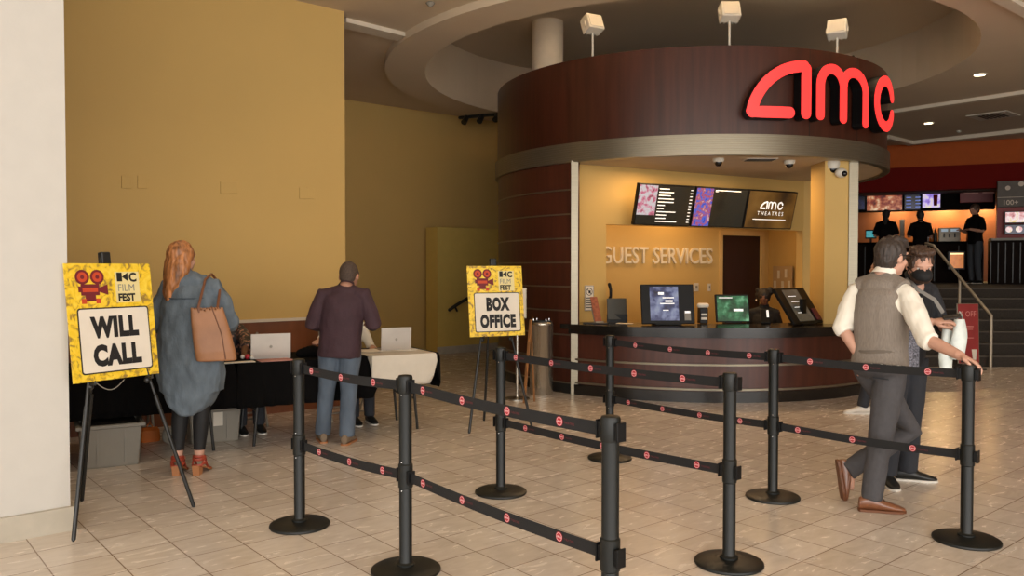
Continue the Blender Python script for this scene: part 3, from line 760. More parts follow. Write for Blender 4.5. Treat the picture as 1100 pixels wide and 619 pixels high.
# ================================================================== SIGNS ON EASELS
def sign_mat():
    m = bpy.data.materials.new('yellow_festival_print'); m.use_nodes = True; nt = m.node_tree; b = nt.nodes['Principled BSDF']
    N = nt.nodes.new; L = nt.links.new
    tc = N('ShaderNodeTexCoord'); w = N('ShaderNodeTexNoise'); w.inputs['Scale'].default_value = 16; w.inputs['Detail'].default_value = 6; w.inputs['Distortion'].default_value = 1.5
    r = N('ShaderNodeValToRGB'); e = r.color_ramp.elements
    e[0].position = .36; e[0].color = lin((150, 120, 60)); e[1].position = .48; e[1].color = lin((236, 196, 40)); k = e.new(.7); k.color = lin((246, 216, 80))
    L(tc.outputs['Object'], w.inputs['Vector']); L(w.outputs['Fac'], r.inputs[0]); L(r.outputs[0], b.inputs['Base Color']); b.inputs['Roughness'].default_value = .4
    return m
SMAT = sign_mat()
def easel_sign(lb, BL, BR_, H, lean, lines, tsz, feet, xs, zb):
    d = (BR_ - BL); W = d.length; ex = d.normalized(); nrm = V((ex.y, -ex.x, 0))
    up = (V((0, 0, 1)) * math.cos(lean) - nrm * math.sin(lean)).normalized()
    mx = frame(BL, ex, up)
    root = V(((feet[0].x + feet[1].x) / 2, (feet[0].y + feet[1].y) / 2, 0))
    sg = thing('festival_sign', lb, 'sign', BL, 0)
    bm = B(); box(bm, (0, 0, -.008), (W, H, 0), mx); obj('board', bm, SMAT, sg)
    # white panel
    x0, x1, yb, yt = W * .10, W * .93, H * .06, H * .62
    def rr(x0, y0, x1, y1, r=.018):
        p = []
        for cx, cy, a in ((x1 - r, y1 - r, 0), (x0 + r, y1 - r, 90), (x0 + r, y0 + r, 180), (x1 - r, y0 + r, 270)):
            for k in range(5): p.append((cx + r * math.cos(R_(a + k * 22.5)), cy + r * math.sin(R_(a + k * 22.5))))
        return p
    bm = B(); prism(bm, rr(x0, yb, x1, yt), .0, .0012, mx); obj('panel_outline', bm, M['ink'], sg)
    bm = B(); prism(bm, rr(x0 + .008, yb + .008, x1 - .008, yt - .008, .014), .001, .0022, mx); obj('white_panel', bm, M['paper'], sg)
    for k, s in enumerate(lines):
        bm = B(); yy = yb + (yt - yb) * (.56 if k == 0 else .13)
        put_text(bm, s, tsz, mx @ Matrix.Translation(((x0 + x1) / 2, yy, .0032)) @ Matrix.Scale(1, 4), bold=.0105, xs=xs, spacing=1.1)
        obj('lettering', bm, M['ink'], sg)
    # film camera pictogram
    bm = B(); cx, cy = W * .27, H * .82; k = W / .56
    f = lambda x, y, z: mx @ V((cx + x * k, cy + y * k, z))
    def disc(x, y, r, z, mi): rings(bm, [[f(x + r * math.cos(2 * PI * i / 20), y + r * math.sin(2 * PI * i / 20), zz) for i in range(20)] for zz in (.0, z)], mi=mi)
    disc(-.047, .045, .044, .0012, 0); disc(.047, .045, .044, .0012, 0); disc(-.047, .045, .03, .002, 1); disc(.047, .045, .03, .002, 1); disc(-.047, .045, .012, .003, 0); disc(.047, .045, .012, .003, 0)
    for a in ((-.06, -.065, .055, .002, 0, .0014), (-.05, -.045, .045, -.02, 1, .002), (-.075, -.045, -.06, -.01, 0, .0012), (-.035, -.09, .03, -.065, 0, .0012), (-.06, -.115, -.03, -.085, 1, .0016), (.03, -.115, .06, -.085, 1, .0016), (-.06, -.1, .06, -.09, 0, .001)):
        box(bm, (cx + a[0] * k, cy + a[1] * k, 0), (cx + a[2] * k, cy + a[3] * k, a[5]), mx, mi=a[4])
    rings(bm, [[f(x, y, z) for x, y in ((.055, -.045), (.11, -.065), (.11, .0), (.055, -.02))] for z in (0, .0012)])
    obj('film_camera_emblem', bm, [M['maroonink'], M['orangeink']], sg)
    # festival wordmark
    bm = B(); lx, ly = W * .58, H * .90
    box(bm, (lx - .012 * k, ly - .17 * k, 0), (lx + .15 * k, ly + .02 * k, .0006), mx, mi=1)
    box(bm, (lx, ly - .04 * k, 0), (lx + .035 * k, ly + .015 * k, .0014), mx, mi=0)
    rings(bm, [[mx @ V((lx + x * k, ly + y * k, z)) for x, y in ((.035, -.012), (.075, .015), (.075, -.04))] for z in (0, .0014)])
    put_text(bm, 'C', .075 * k, mx @ Matrix.Translation((lx + .08 * k, ly - .04 * k, .0014)), bold=.003, align='LEFT', mi=0)
    put_text(bm, 'FILM', .062 * k, mx @ Matrix.Translation((lx, ly - .1 * k, .0014)), bold=0, align='LEFT', mi=2, xs=.95)
    put_text(bm, 'FEST', .062 * k, mx @ Matrix.Translation((lx, ly - .16 * k, .0014)), bold=.003, align='LEFT', mi=0, xs=.9)
    obj('wordmark', bm, [M['ink'], mat('wordmark_paper', (226, 210, 150), .6), mat('wordmark_grey', (120, 122, 120), .6)], sg)
    # easel
    es = thing('easel', zb, 'easel', root)
    apex = mx @ V((W * .5, H + .055, -.04))
    for k, ft in enumerate(feet[:2]):
        bm = B(); top = apex + ex * (.02 if k else -.02)
        limb(bm, [ft, top], [.0095, .0095], n=8); cyl(bm, ft, ft + (top - ft) * .45, .0125, n=10)
        obj('leg', bm, M['black'], es, smooth=True)
    bm = B(); limb(bm, [feet[2], apex - nrm * .02], [.0095, .0095], n=8); cyl(bm, feet[2], feet[2] + (apex - feet[2]) * .45, .0125, n=10); obj('leg', bm, M['black'], es, smooth=True)
    bm = B(); box(bm, (W * .5 - .03, H + .0, -.06), (W * .5 + .03, H + .075, -.015), mx, .008); obj('head', bm, M['black'], es)
    for k, ft in enumerate(feet[:2]):
        tt = (BL.z - .012 - ft.z) / (apex.z - ft.z); q = ft + (apex - ft) * tt
        bm = B(); limb(bm, [q - nrm * 0.0, q + nrm * .05], [.008, .008], n=8); limb(bm, [q + nrm * .05, q + nrm * .05 + V((0, 0, .015))], [.006, .006], n=8); ell(bm, q - V((0, 0, .02)), [V((.02, 0, 0)), V((0, .02, 0)), V((0, 0, .02))])
        obj('rest_peg', bm, M['black'], es, smooth=True)
    return sg, es, mx, W, H, nrm
g = lambda u, v, Y: at(u, v, Y)
BLp = at(79, 414, 4.70); BRp = at(171, 402, 5.18); BLp.z = BRp.z = .872
f3 = [at(79, 584, 4.57), at(208, 547, 5.23), at(88, 541, 5.36)]
for q in f3: q.z = .01
n_ = (BRp - BLp).normalized(); n_ = V((n_.y, -n_.x, 0)); BLp += n_ * .0; BRp += n_ * .0
sgn, es, mx, W, H, nrm = easel_sign('yellow WILL CALL sign with film camera emblem at the left', BLp, BRp, .70, R_(7), ('WILL', 'CALL'), .16, f3, .76, 'black tripod easel holding the WILL CALL sign')
bm = B(); pts = [mx @ V((W * .28 + W * .32 * i / 10, -.012 - .05 * math.sin(PI * i / 10), -.03)) for i in range(11)]; limb(bm, pts, [.003] * 11, n=6); obj('chain', bm, M['bin'], es, smooth=True)
BLp = at(505, 363, 7.62); BRp = at(564, 362, 7.86); BLp.z = .895; BRp.z = .895
f3 = [at(504, 466, 7.57), at(571, 459.5, 7.88), at(520, 452, 8.2)]
for q in f3: q.z = .01
easel_sign('yellow BOX OFFICE sign with film camera emblem in front of the booth', BLp, BRp, .67, R_(7), ('BOX', 'OFFICE'), .158, f3, .66, 'black tripod easel holding the BOX OFFICE sign')

# ================================================================== STANCHIONS
def make_post():
    t = thing('stanchion', '', 'stanchion', (0, 0, 0), 0, 'black queue stanchions')
    bm = B(); lathe(bm, [(.175, 0), (.178, .006), (.176, .014), (.165, .02), (.09, .028), (.045, .032)], n=48); obj('base', bm, M['post'], t, local=True, smooth=True)
    bm = B(); lathe(bm, [(.046, .03), (.046, .04), (.0345, .046), (.0325, .05), (.0325, .91)], n=32); obj('pole', bm, M['post'], t, local=True, smooth=True)
    bm = B(); lathe(bm, [(.036, .905), (.0375, .91), (.0375, .988), (.034, .997), (.02, 1.0)], n=32)
    hd = obj('belt_head', bm, M['post'], t, local=True, smooth=True)
    for k in range(2):
        a = k * PI
        bm = B(); box(bm, (.034, -.017, .915), (.052, .017, .975), Matrix.Rotation(a, 4, 'Z'), .003); box(bm, (.05, -.022, .91), (.058, .022, .98), Matrix.Rotation(a, 4, 'Z'), .002); obj('belt_clip', bm, M['blackplastic'], hd, local=True)
    bm = B(); lathe(bm, [(.033, .425), (.0375, .43), (.0375, .545), (.033, .55)], n=32)
    hd = obj('lower_belt_head', bm, M['post'], t, local=True, smooth=True)
    for k in range(2):
        a = k * PI
        bm = B(); box(bm, (.034, -.017, .455), (.052, .017, .515), Matrix.Rotation(a, 4, 'Z'), .003); box(bm, (.05, -.022, .45), (.058, .022, .52), Matrix.Rotation(a, 4, 'Z'), .002); obj('belt_clip', bm, M['blackplastic'], hd, local=True)
    for z in (.56, .42, .90):
        for a in (-1.2, 1.6): 
            pass
    bm = B()
    for z in (.56, .415, .9): 
        ell(bm, (.033 * math.sin(.4), -.033 * math.cos(.4), z), [V((.004, 0, 0)), V((0, .004, 0)), V((0, 0, .004))], 8, 6)
    obj('screws', bm, M['chrome'], t, local=True)
    return t
def copy_tree(o, parent=None):
    c = o.copy(); COL.objects.link(c); c.parent = parent
    for ch in list(o.children): copy_tree(ch, c)
    return c
POSTS = dict(
    A=(at(322, 567, 4.86), 'black stanchion at the left rear, in front of the black draped table'),
    Bp=(at(436, 616, 4.13), 'black stanchion at the front left, second from the WILL CALL sign'),
    C=(at(538, 531, 5.58), 'black stanchion standing in front of the BOX OFFICE sign'),
    D=(at(655, 741, 2.99), 'black stanchion nearest the viewer, its base below the picture'),
    E=(at(655, 494, 6.58), 'black stanchion furthest back, nearest the counter front'),
    F=(at(783, 608, 4.23), 'black stanchion at the front centre right, its base at the picture bottom'),
    G=(at(830, 536, 5.46), 'black stanchion left of the two standing men'),
    H=(at(1038, 583, 4.59), 'black stanchion at the right with a hand resting on it'))
LINKS = [('A', 'Bp'), ('Bp', 'D'), ('C', 'F'), ('E', 'G'), ('G', 'H')]
proto = make_post(); first = True
ANG = {'A': 'Bp', 'Bp': 'D', 'C': 'F', 'D': 'Bp', 'E': 'G', 'F': 'C', 'G': 'H', 'H': 'G'}
for k, (p, lb) in POSTS.items():
    kids = proto.children
    o = proto if first else copy_tree(proto)
    first = False
    p.z = 0; o.location = p; o['label'] = lb
    q = POSTS[ANG[k]][0]; o.rotation_euler = (0, 0, math.atan2(q.y - p.y, q.x - p.x))
# belts
def logo_proto():
    bm = B(); mx = frame((0, 0, 0), (1, 0, 0), (0, 0, 1))
    def disc(r, y0, mi): rings(bm, [[V((r * math.cos(2 * PI * i / 24), -y, r * math.sin(2 * PI * i / 24))) for i in range(24)] for y in (0, y0)], mi=mi)
    disc(.0195, .0006, 0); disc(.0165, .0009, 1); disc(.0145, .0012, 0)
    amc_flat(bm, frame((0, -.0013, 0), (1, 0, 0), (0, 0, 1)), .027, 0, .0004, 1, 6)
    put_text(bm, 'THEATRES', .013, frame((.026, -.0008, -.005), (1, 0, 0), (0, 0, 1)), align='LEFT', mi=2)
    me = bpy.data.meshes.new('logo'); bmesh.ops.recalc_face_normals(bm, faces=bm.faces[:]); bm.to_mesh(me); bm.free()
    for m in (M['redtag'], M['pinkwhite'], mat('belt_text_red', (110, 30, 40), .6)): me.materials.append(m)
    return me
LG = logo_proto()
NAMES = {('A', 'Bp'): 'between the left rear and front left stanchions', ('Bp', 'D'): 'from the front left stanchion to the nearest one', ('C', 'F'): 'from the BOX OFFICE sign stanchion to the front centre one',
         ('E', 'G'): 'from the rearmost stanchion across the counter front', ('G', 'H'): 'in front of the two standing men'}
for (a, b_) in LINKS:
    p, q = POSTS[a][0], POSTS[b_][0]; d = (q - p); L = d.length; ex = d.normalized()
    nv = V((ex.y, -ex.x, 0))
    if nv.dot(-(p + q) / 2) < 0: nv = -nv
    for lvl, z, w in (('upper', .943, .05), ('lower', .485, .05)):
        s0_, s1_ = p + ex * .056, q - ex * .056
        t = thing('queue_belt', '%s black logo belt %s' % (lvl, NAMES[(a, b_)]), 'belt', (s0_.x, s0_.y, z), 0, 'queue belts with red logos')
        bm = B(); rs = []
        Ls = (s1_ - s0_).length
        sag = lambda k: .012 * math.sin(PI * k)
        for i in range(17):
            k = i / 16; c = s0_.lerp(s1_, k); zz = z - sag(k)
            rs.append([c + nv * .0012 + V((0, 0, zz - w / 2)), c + nv * .0012 + V((0, 0, zz + w / 2)), c - nv * .0012 + V((0, 0, zz + w / 2)), c - nv * .0012 + V((0, 0, zz - w / 2))])
        rings(bm, rs); obj('strap', bm, M['strap'], t)
        nlg = max(3, int(Ls / .33)); random.seed(hash((a, lvl)) % 7 if False else (ord(a[0]) + len(lvl) * 3 + int(z * 10)))
        off = .25 + .4 * random.random()
        for i in range(nlg):
            k = (i + off) / nlg; k = min(k, .97); c = s0_.lerp(s1_, k); c.z = z - sag(k)
            # horizontal text direction: to the right as seen
            rx = V((-nv.y, nv.x, 0))
            mxl = frame(c + nv * .0014, rx, V((0, 0, 1)))   # local x=rx, y=up, z=normal
            mm = Matrix((rx, -nv, V((0, 0, 1)))).transposed().to_4x4(); mm.translation = c + nv * .0014 - wloc(t)
            lo = bpy.data.objects.new('logo', LG); COL.objects.link(lo); lo.parent = t; lo.matrix_local = mm

# ================================================================== PEOPLE
def remeshed(name, bm, m, parent, voxel=.008, smooth=3, wrinkle=0, wf=14, seed=0, ws=(1, 1, .5), factor=.5):
    bmesh.ops.recalc_face_normals(bm, faces=bm.faces[:])
    o = obj(name, bm, m, parent)
    md = o.modifiers.new('r', 'REMESH'); md.mode = 'VOXEL'; md.voxel_size = voxel
    if smooth: ms = o.modifiers.new('s', 'SMOOTH'); ms.iterations = smooth; ms.factor = factor
    bpy.context.view_layer.update()
    dg = bpy.context.evaluated_depsgraph_get(); me = bpy.data.meshes.new_from_object(o.evaluated_get(dg))
    o.modifiers.clear(); old = o.data; o.data = me; bpy.data.meshes.remove(old)
    if not me.materials:
        me.materials.append(m)
    if wrinkle:
        nn = [v.normal.copy() for v in me.vertices]
        for v, n in zip(me.vertices, nn):
            p = V((v.co.x * ws[0], v.co.y * ws[1], v.co.z * ws[2])) * wf + V((seed * 3.1, seed * 1.7, seed))
            q = noise.noise(p) + .5 * noise.noise(p * 2.1)
            v.co += n * (q * wrinkle)
    for p in me.polygons: p.use_smooth = True
    return o
Z = V((0, 0, 1))
def std(Bp, head, h=1.75, sw=.185, chestlean=0, female=False):
    """default standing joints in world space"""
    F = V((head[0], head[1], 0)).normalized(); R = V((F.y, -F.x, 0)); s = h / 1.75; Bp = V((Bp[0], Bp[1], Bp[2] if len(Bp) > 2 else 0))
    P = lambda x, y, z: Bp + R * (x * s) + F * (y * s) + Z * (z * s)
    S = dict(F=F, R=R, s=s, B=Bp, hf=F.copy(), hu=Z.copy(), pelvis=P(0, 0, .93), chest=P(0, .0, 1.40), neck=P(0, -.005, 1.47), head=P(0, .03, 1.64),
             shR=P(sw, 0, 1.405), shL=P(-sw, 0, 1.405), elR=P(sw + .05, -.03, 1.12), elL=P(-sw - .05, -.03, 1.12), wrR=P(sw + .05, .05, .87), wrL=P(-sw - .05, .05, .87),
             hdR=-Z + F * .2, hdL=-Z + F * .2, pnR=-R, pnL=R.copy(),
             hipR=P(.09, 0, .9), hipL=P(-.09, 0, .9), knR=P(.1, .02, .49), knL=P(-.1, .02, .49), anR=P(.1, -.02, .085), anL=P(-.1, -.02, .085),
             toR=F.copy(), toL=F.copy(), pf=F.copy(), curl=.35)
    return S, P
def hand(bm, w, d, pn, side, s, curl=.35, thumbside=1, spread=.12):
    """w wrist point, d direction to fingers, pn palm normal; side = thumb direction"""
    d = d.normalized(); pn = (pn - d * pn.dot(d)).normalized(); sd = d.cross(pn).normalized() * thumbside
    limb(bm, [w - d * .02 * s, w + d * .025 * s, w + d * .06 * s, w + d * .088 * s], [(.026 * s, .02 * s), (.033 * s, .017 * s), (.041 * s, .0145 * s), (.040 * s, .012 * s)], ref=sd)
    lens = (.072, .08, .075, .06)
    for i in range(4):
        off = (1.5 - i) * .0205 * s
        p = w + d * (.082 - .004 * abs(i - 1)) * s + sd * off
        dd = (d + sd * spread * (1.5 - i) * .35).normalized(); ax = pn
        pts = [p]; ang = curl * .5
        for k, fr in enumerate((.45, .3, .25)):
            ang_ = ang
            v = dd * math.cos(ang_) + ax * math.sin(ang_)
            pts.append(pts[-1] + v * lens[i] * fr * s); ang += curl
        limb(bm, pts, [.0098 * s, .0088 * s, .0082 * s, .007 * s], n=8)
    p = w + d * .022 * s + sd * .026 * s
    limb(bm, [p, p + (sd * .8 + d * .55 + pn * .3).normalized() * .035 * s, p + (sd * .8 + d * .7 + pn * .35).normalized() * .035 * s + (d * .9 + sd * .25 + pn * .3).normalized() * .03 * s,
              p + (sd * .8 + d * .7 + pn * .35).normalized() * .035 * s + (d * .95 + pn * .4).normalized() * .055 * s], [.014 * s, .0115 * s, .010 * s, .008 * s], n=8)
def torso_secs(S, rows, n=24):
    """rows: (t along pelvis->chest, half width, half depth, forward offset)"""
    s = S['s']; P, C = S['pelvis'], S['chest']; out = []
    Rp = V((S['pf'].y, -S['pf'].x, 0)); Rc = (S['shR'] - S['shL']).normalized()
    up = (C - P)
    for t, a, b_, fo in rows:
        k = min(max(t, 0), 1); r = Rp.lerp(Rc, k).normalized(); u = up.normalized(); r = (r - u * r.dot(u) * .6).normalized(); f = u.cross(r).normalized()
        out.append(ringpts(P + up * t + f * (fo * s), r, f, a * s, b_ * s, n, 2.3))
    return out
def torso_bm(bm, S, rows): rings(bm, torso_secs(S, rows))
BODY_ROWS = [(-.16, .07, .06, 0), (-.1, .13, .10, -.005), (0, .155, .11, -.01), (.25, .135, .095, 0), (.5, .14, .105, 0), (.75, .155, .11, 0), (.92, .15, .09, -.005), (1.02, .10, .07, -.01), (1.1, .055, .05, -.01)]
def head_bm(bm, S):
    s = S['s'] * .97 * S.get('hs', 1.07); c = S['head']; f = S['hf'].normalized(); u = S['hu'].normalized(); r = f.cross(u).normalized(); u = r.cross(f).normalized()
    ell(bm, c + u * .005 * s - f * .008 * s, [r * .074 * s, f * .094 * s, u * .10 * s], 20, 14)
    ell(bm, c + f * .022 * s - u * .05 * s, [r * .060 * s, f * .068 * s, u * .068 * s], 18, 12)
    ell(bm, c + f * .06 * s - u * .098 * s, [r * .026 * s, f * .024 * s, u * .02 * s])
    limb(bm, [c + f * .082 * s + u * .005 * s, c + f * .098 * s - u * .018 * s, c + f * .106 * s - u * .036 * s], [.008 * s, .010 * s, .0125 * s], n=8)
    for k in (-1, 1):
        ell(bm, c + f * .090 * s - u * .038 * s + r * k * .012 * s, [r * .009 * s, f * .009 * s, u * .008 * s], 8, 6)
        ell(bm, c + r * k * .076 * s - f * .008 * s - u * .016 * s, [r * .010 * s, f * .019 * s, u * .031 * s], 10, 8)
        limb(bm, [c + f * .078 * s + u * .018 * s + r * k * .012 * s, c + f * .074 * s + u * .022 * s + r * k * .045 * s], [.010 * s, .009 * s], n=8)
        ell(bm, c + f * .055 * s - u * .035 * s + r * k * .04 * s, [r * .022 * s, f * .025 * s, u * .022 * s], 10, 8)
    for dz, k in ((-.062, .0075), (-.073, .009)):
        limb(bm, [c + f * (.083) * s + u * dz * s - r * .02 * s, c + f * .09 * s + u * dz * s, c + f * .083 * s + u * dz * s + r * .02 * s], [.004 * s, k * s, .004 * s], n=8)
    nb = S['neck']
    limb(bm, [nb - Z * .04 * s, nb + Z * .02 * s, c - u * .05 * s - f * .022 * s], [.064 * s, .056 * s, .054 * s], n=14)
    return c, f, u, r, s
def foot_bm(bm, an, to, s, heel=0):
    to = to.normalized(); z = an.z
    limb(bm, [an + Z * .03, an - to * .02 * s - Z * .03 * s, an + to * .06 * s - Z * .045 * s, an + to * .13 * s - Z * .06 * s], [.036 * s, .036 * s, .034 * s, .022 * s])
def person(name, label, S, skin, voxel=.008, feet=True, hands=True, legs=True):
    root = thing(name, label, 'person', S['B'])
    bm = B(); s = S['s']
    torso_bm(bm, S, BODY_ROWS)
    c, f, u, r, hs = head_bm(bm, S)
    for k in 'RL':
        sh, el, wr = S['sh' + k], S['el' + k], S['wr' + k]
        limb(bm, [S['neck'] + Z * .01, S['neck'].lerp(sh, .5), sh], [.04 * s, .042 * s, .045 * s], n=12)
        limb(bm, [sh.lerp(S['chest'], .35), sh, sh.lerp(el, .4), el, el.lerp(wr, .3), wr], [.05 * s, .052 * s, .046 * s, .037 * s, .039 * s, (.028 * s)], n=14)
        hand(bm, wr, S['hd' + k], S['pn' + k], None, s, S.get('curl' + k, S['curl']), S.get('ts' + k, -1 if k == 'R' else 1))
        if legs:
            hp, kn, an = S['hip' + k], S['kn' + k], S['an' + k]
            limb(bm, [hp, hp.lerp(kn, .4), kn, kn.lerp(an, .35), an], [.085 * s, .078 * s, .054 * s, .054 * s, .036 * s], n=14)
            if feet: limb(bm, [an, an + S['to' + k].normalized() * .05 * s - (Z if abs(S['to' + k].normalized().z) < .7 else V((0,0,0))) * .04 * s, an + S['to' + k].normalized() * .12 * s - (Z if abs(S['to' + k].normalized().z) < .7 else V((0,0,0))) * .055 * s], [.034 * s, .03 * s, .018 * s])
    b_ = remeshed('body', bm, skin, root, voxel, 2, factor=.4)
    for k in (-1, 1):
        bm = B(); ell(bm, c + f * .066 * hs - u * .001 * hs + r * k * .031 * hs, [r * .0125 * hs, f * .0125 * hs, u * .0095 * hs], 12, 8); e = obj('eye', bm, mat('eye_white', (215, 208, 200), .3), root, smooth=True)
        bm = B(); ell(bm, c + f * .0768 * hs - u * .002 * hs + r * k * .031 * hs, [r * .0055 * hs, f * .0028 * hs, u * .0055 * hs], 10, 6); obj('iris', bm, M['black'], e, smooth=True)
    return root, (c, f, u, r, hs)
def shirt(root, S, m, rows=None, sleeve=(.066, .058, .05, .048, .042), to=1.0, voxel=.009, wr=.004, name='shirt', seed=0, collar=True, part=None):
    s = S['s']; bm = B(); sleeve = (sleeve[0] * .92,) + tuple(sleeve[1:])
    rows = rows or [(-.12, .172, .125, -.005), (0, .172, .128, -.005), (.25, .158, .118, 0), (.5, .16, .122, .002), (.75, .172, .126, 0), (.9, .172, .108, -.005), (.99, .14, .085, -.01), (1.06, .078, .066, -.01)]
    torso_bm(bm, S, rows)
    for k in 'RL':
        sh, el, wr_ = S['sh' + k], S['el' + k], S['wr' + k]
        ib = .012 * (S['chest'] - sh).normalized(); sh = sh + ib
        nk = S['neck'] + Z * (.0 * s)
        if k == 'R': cc_ = S['chest'].lerp(S['neck'], .35); rr_ = (S['shR'] - S['shL']).normalized(); ff_ = Z.cross(rr_); ell(bm, cc_, [rr_ * .15 * s, ff_ * .085 * s, Z * .075 * s], 20, 12)
        limb(bm, [nk, nk.lerp(sh, .5) - Z * .004, sh], [.056 * s, .056 * s, .058 * s], n=14)
        if to <= 1: 
            pts = [sh.lerp(S['chest'], .4), sh, sh.lerp(el, .5), sh.lerp(el, to)]; rd = [sleeve[0] * .95, sleeve[0], sleeve[1], sleeve[2]]
        else:
            pts = [sh.lerp(S['chest'], .4), sh, sh.lerp(el, .5), el, el.lerp(wr_, (to - 1) * .5), el.lerp(wr_, to - 1)]; rd = [sleeve[0] * .95, sleeve[0], sleeve[1], sleeve[2], sleeve[3], sleeve[4]]
        limb(bm, pts, [x * s for x in rd], n=14, rcap=False)
    o = remeshed(name, bm, m, root, voxel, 4, wr, 13, seed)
    if collar:
        bm = B(); nb = S['neck'] + Z * .008; hd = (S['head'] - nb).normalized(); rr = (S['shR'] - S['shL']).normalized(); ff = hd.cross(rr).normalized()
        vr = rings(bm, [ringpts(nb + hd * z * s - ff * .004, rr, ff, a * s, b_ * s, 24) for z, a, b_ in ((.01, .078, .076), (.03, .070, .068), (.052, .063, .062), (.053, .059, .058), (.02, .062, .060))], cap=False)
        obj('collar', bm, m, root, smooth=True)
    return o
def trousers(root, S, m, rad=(.098, .09, .07, .066, .062), voxel=.009, wr=.004, name='trousers', seed=0, end=1.0, top=.06, hemz=0):
    s = S['s']; bm = B()
    torso_bm(bm, S, [(-.18, .09, .07, -.005), (-.12, .155, .108, -.01), (0, .166, .12, -.01), (top, .162, .118, -.008), (top + .06, .156, .112, -.006)])
    for k in 'RL':
        hp, kn, an = S['hip' + k], S['kn' + k], S['an' + k]
        e = kn.lerp(an, end)
        limb(bm, [hp + Z * .02, hp.lerp(kn, .4), kn, kn.lerp(e, .45), e], [x * s for x in rad], n=16, rcap=False)
    return remeshed(name, bm, m, root, voxel, 4, wr, 12, seed)
def shoe(root, an, to, s, m, sole, h=.085, L=.27, flatw=1.0, up=Z, laces=False, lb=None, heelh=.02):
    """an: ankle point, to: toe direction; built along to, sole plane perpendicular to up"""
    to = to.normalized(); up = (up - to * up.dot(to)).normalized(); r = to.cross(up)
    o0 = an - up * h * s
    def sec(x, w, z0, z1, rz=0): return [o0 + to * x * s + r * (w * s * math.cos(a)) + up * ((z0 + z1) / 2 + (z1 - z0) / 2 * math.sin(a)) * s for a in [2 * PI * i / 16 for i in range(16)]]
    bm = B()
    rs = [sec(-.075, .012, .012, .05), sec(-.07, .026, .01, .08), sec(-.045, .034, .008, .1), (sec(-.0, .037, .008, .105)), sec(.035, .038, .008, .088), sec(.08, .042, .007, .066), sec(.13, .044, .006, .05), sec(.165, .036, .006, .038), sec(.185, .022, .008, .03), sec(.193, .008, .012, .022)]
    rings(bm, rs); sh = obj('shoe', bm, m, root, smooth=True)
    bm = B()
    prof = [(-.078, .012), (-.07, .03), (-.03, .037), (.03, .036), (.08, .044), (.13, .047), (.17, .038), (.19, .02), (.197, .008)]
    pts = [(x, w) for x, w in prof] + [(x, -w) for x, w in prof[::-1]]
    rings(bm, [[o0 + to * x * s + r * w * s + up * z * s for x, w in pts] for z in (0, .014)])
    box_pts = [(x, w) for x, w in prof[:4]] + [(x, -w) for x, w in prof[:4][::-1]]
    obj('sole', bm, sole, sh)
    if laces:
        bm = B()
        for k in range(4):
            x = .035 + k * .017; z = .09 - k * .011
            limb(bm, [o0 + to * x * s + r * .02 * s + up * z * s, o0 + to * (x + .003) * s + up * (z + .006) * s, o0 + to * x * s - r * .02 * s + up * z * s], [.0025] * 3, n=6)
        obj('laces', bm, M['black'], sh)
    return sh
def hair_cap(root, H_, m, vol=1.0, back=.0, extra=None, voxel=.008, wr=.004, cut=.35, side=1.0, name='hair', wf=30):
    c, f, u, r, s = H_
    bm = B()
    ell(bm, c + u * .020 * s - f * .018 * s, [r * .080 * s * vol * side, f * .094 * s * vol, u * .094 * s * vol], 20, 14)
    ell(bm, c - u * .025 * s - f * .05 * s, [r * .068 * s * vol, f * .055 * s * vol, u * .07 * s * vol], 18, 12)
    for k in (-1, 1): ell(bm, c + u * .012 * s + r * k * .058 * s + f * .01 * s, [r * .022 * s * vol, f * .045 * s, u * .045 * s], 12, 8)
    if extra: extra(bm, c, f, u, r, s)
    return remeshed(name, bm, m, root, voxel, 2, wr, wf, ws=(1, 1, .4))

# ---- woman in denim
S, P = std((-2.41, 6.14), (-.03, 1), 1.76, sw=.175)
S['head'] = at(196, 276, 6.16); S['hf'] = V((.45, .89, -.05)).normalized(); S['neck'] = V((S['head'].x - .0, 6.12, 1.50)); S['chest'].x = -2.40
S['shR'] = V((-2.225, 6.14, 1.40)); S['shL'] = V((-2.585, 6.14, 1.40)); S['chest'] = V((-2.405, 6.13, 1.40))
S['elR'] = V((-2.15, 6.22, 1.13)); S['elL'] = V((-2.69, 6.2, 1.12)); S['wrR'] = V((-2.22, 6.47, 1.10)); S['wrL'] = V((-2.6, 6.44, 1.02))
S['hdR'] = V((-.3, 1, 0)); S['hdL'] = V((.3, 1, .1)); S['pnR'] = V((-.6, 0, -.6)); S['pnL'] = V((.6, 0, -.6))
S['anR'] = at(214, 494, 6.1); S['anL'] = at(191, 495, 6.08); S['anR'].z = S['anL'].z = .15
S['knR'] = V((-2.33, 6.14, .53)); S['knL'] = V((-2.49, 6.14, .53))
w, HH = person('person', 'woman with long auburn hair in a loose denim shirt dress, seen from behind', S, M['skin'], .008)
def wh(bm, c, f, u, r, s):
    for k in range(19):
        a = -1.75 + 3.3 * k / 18
        st = c - f * .080 * s * math.cos(a * .85) + r * .078 * s * math.sin(a) + u * .03 * s
        bk = -f * .035 * math.cos(a * .6)
        ln = .36 + .03 * math.sin(k * 2.3) + .03 * math.cos(k * 5)
        if k > 13: ln *= .72
        limb(bm, [st + u * .015 + f * .02, st - Z * .06 + bk * .3, st - Z * .15 + bk, st - Z * ln * .75 + bk * 1.5 - r * .012 * math.sin(a), st - Z * ln + bk * 1.6 - r * .03 * math.sin(a)], [.026, .030, .028, .022, .012], n=8)
hair_cap(w, HH, M['hair_auburn'], 1.06, extra=wh, wr=.007, wf=46)
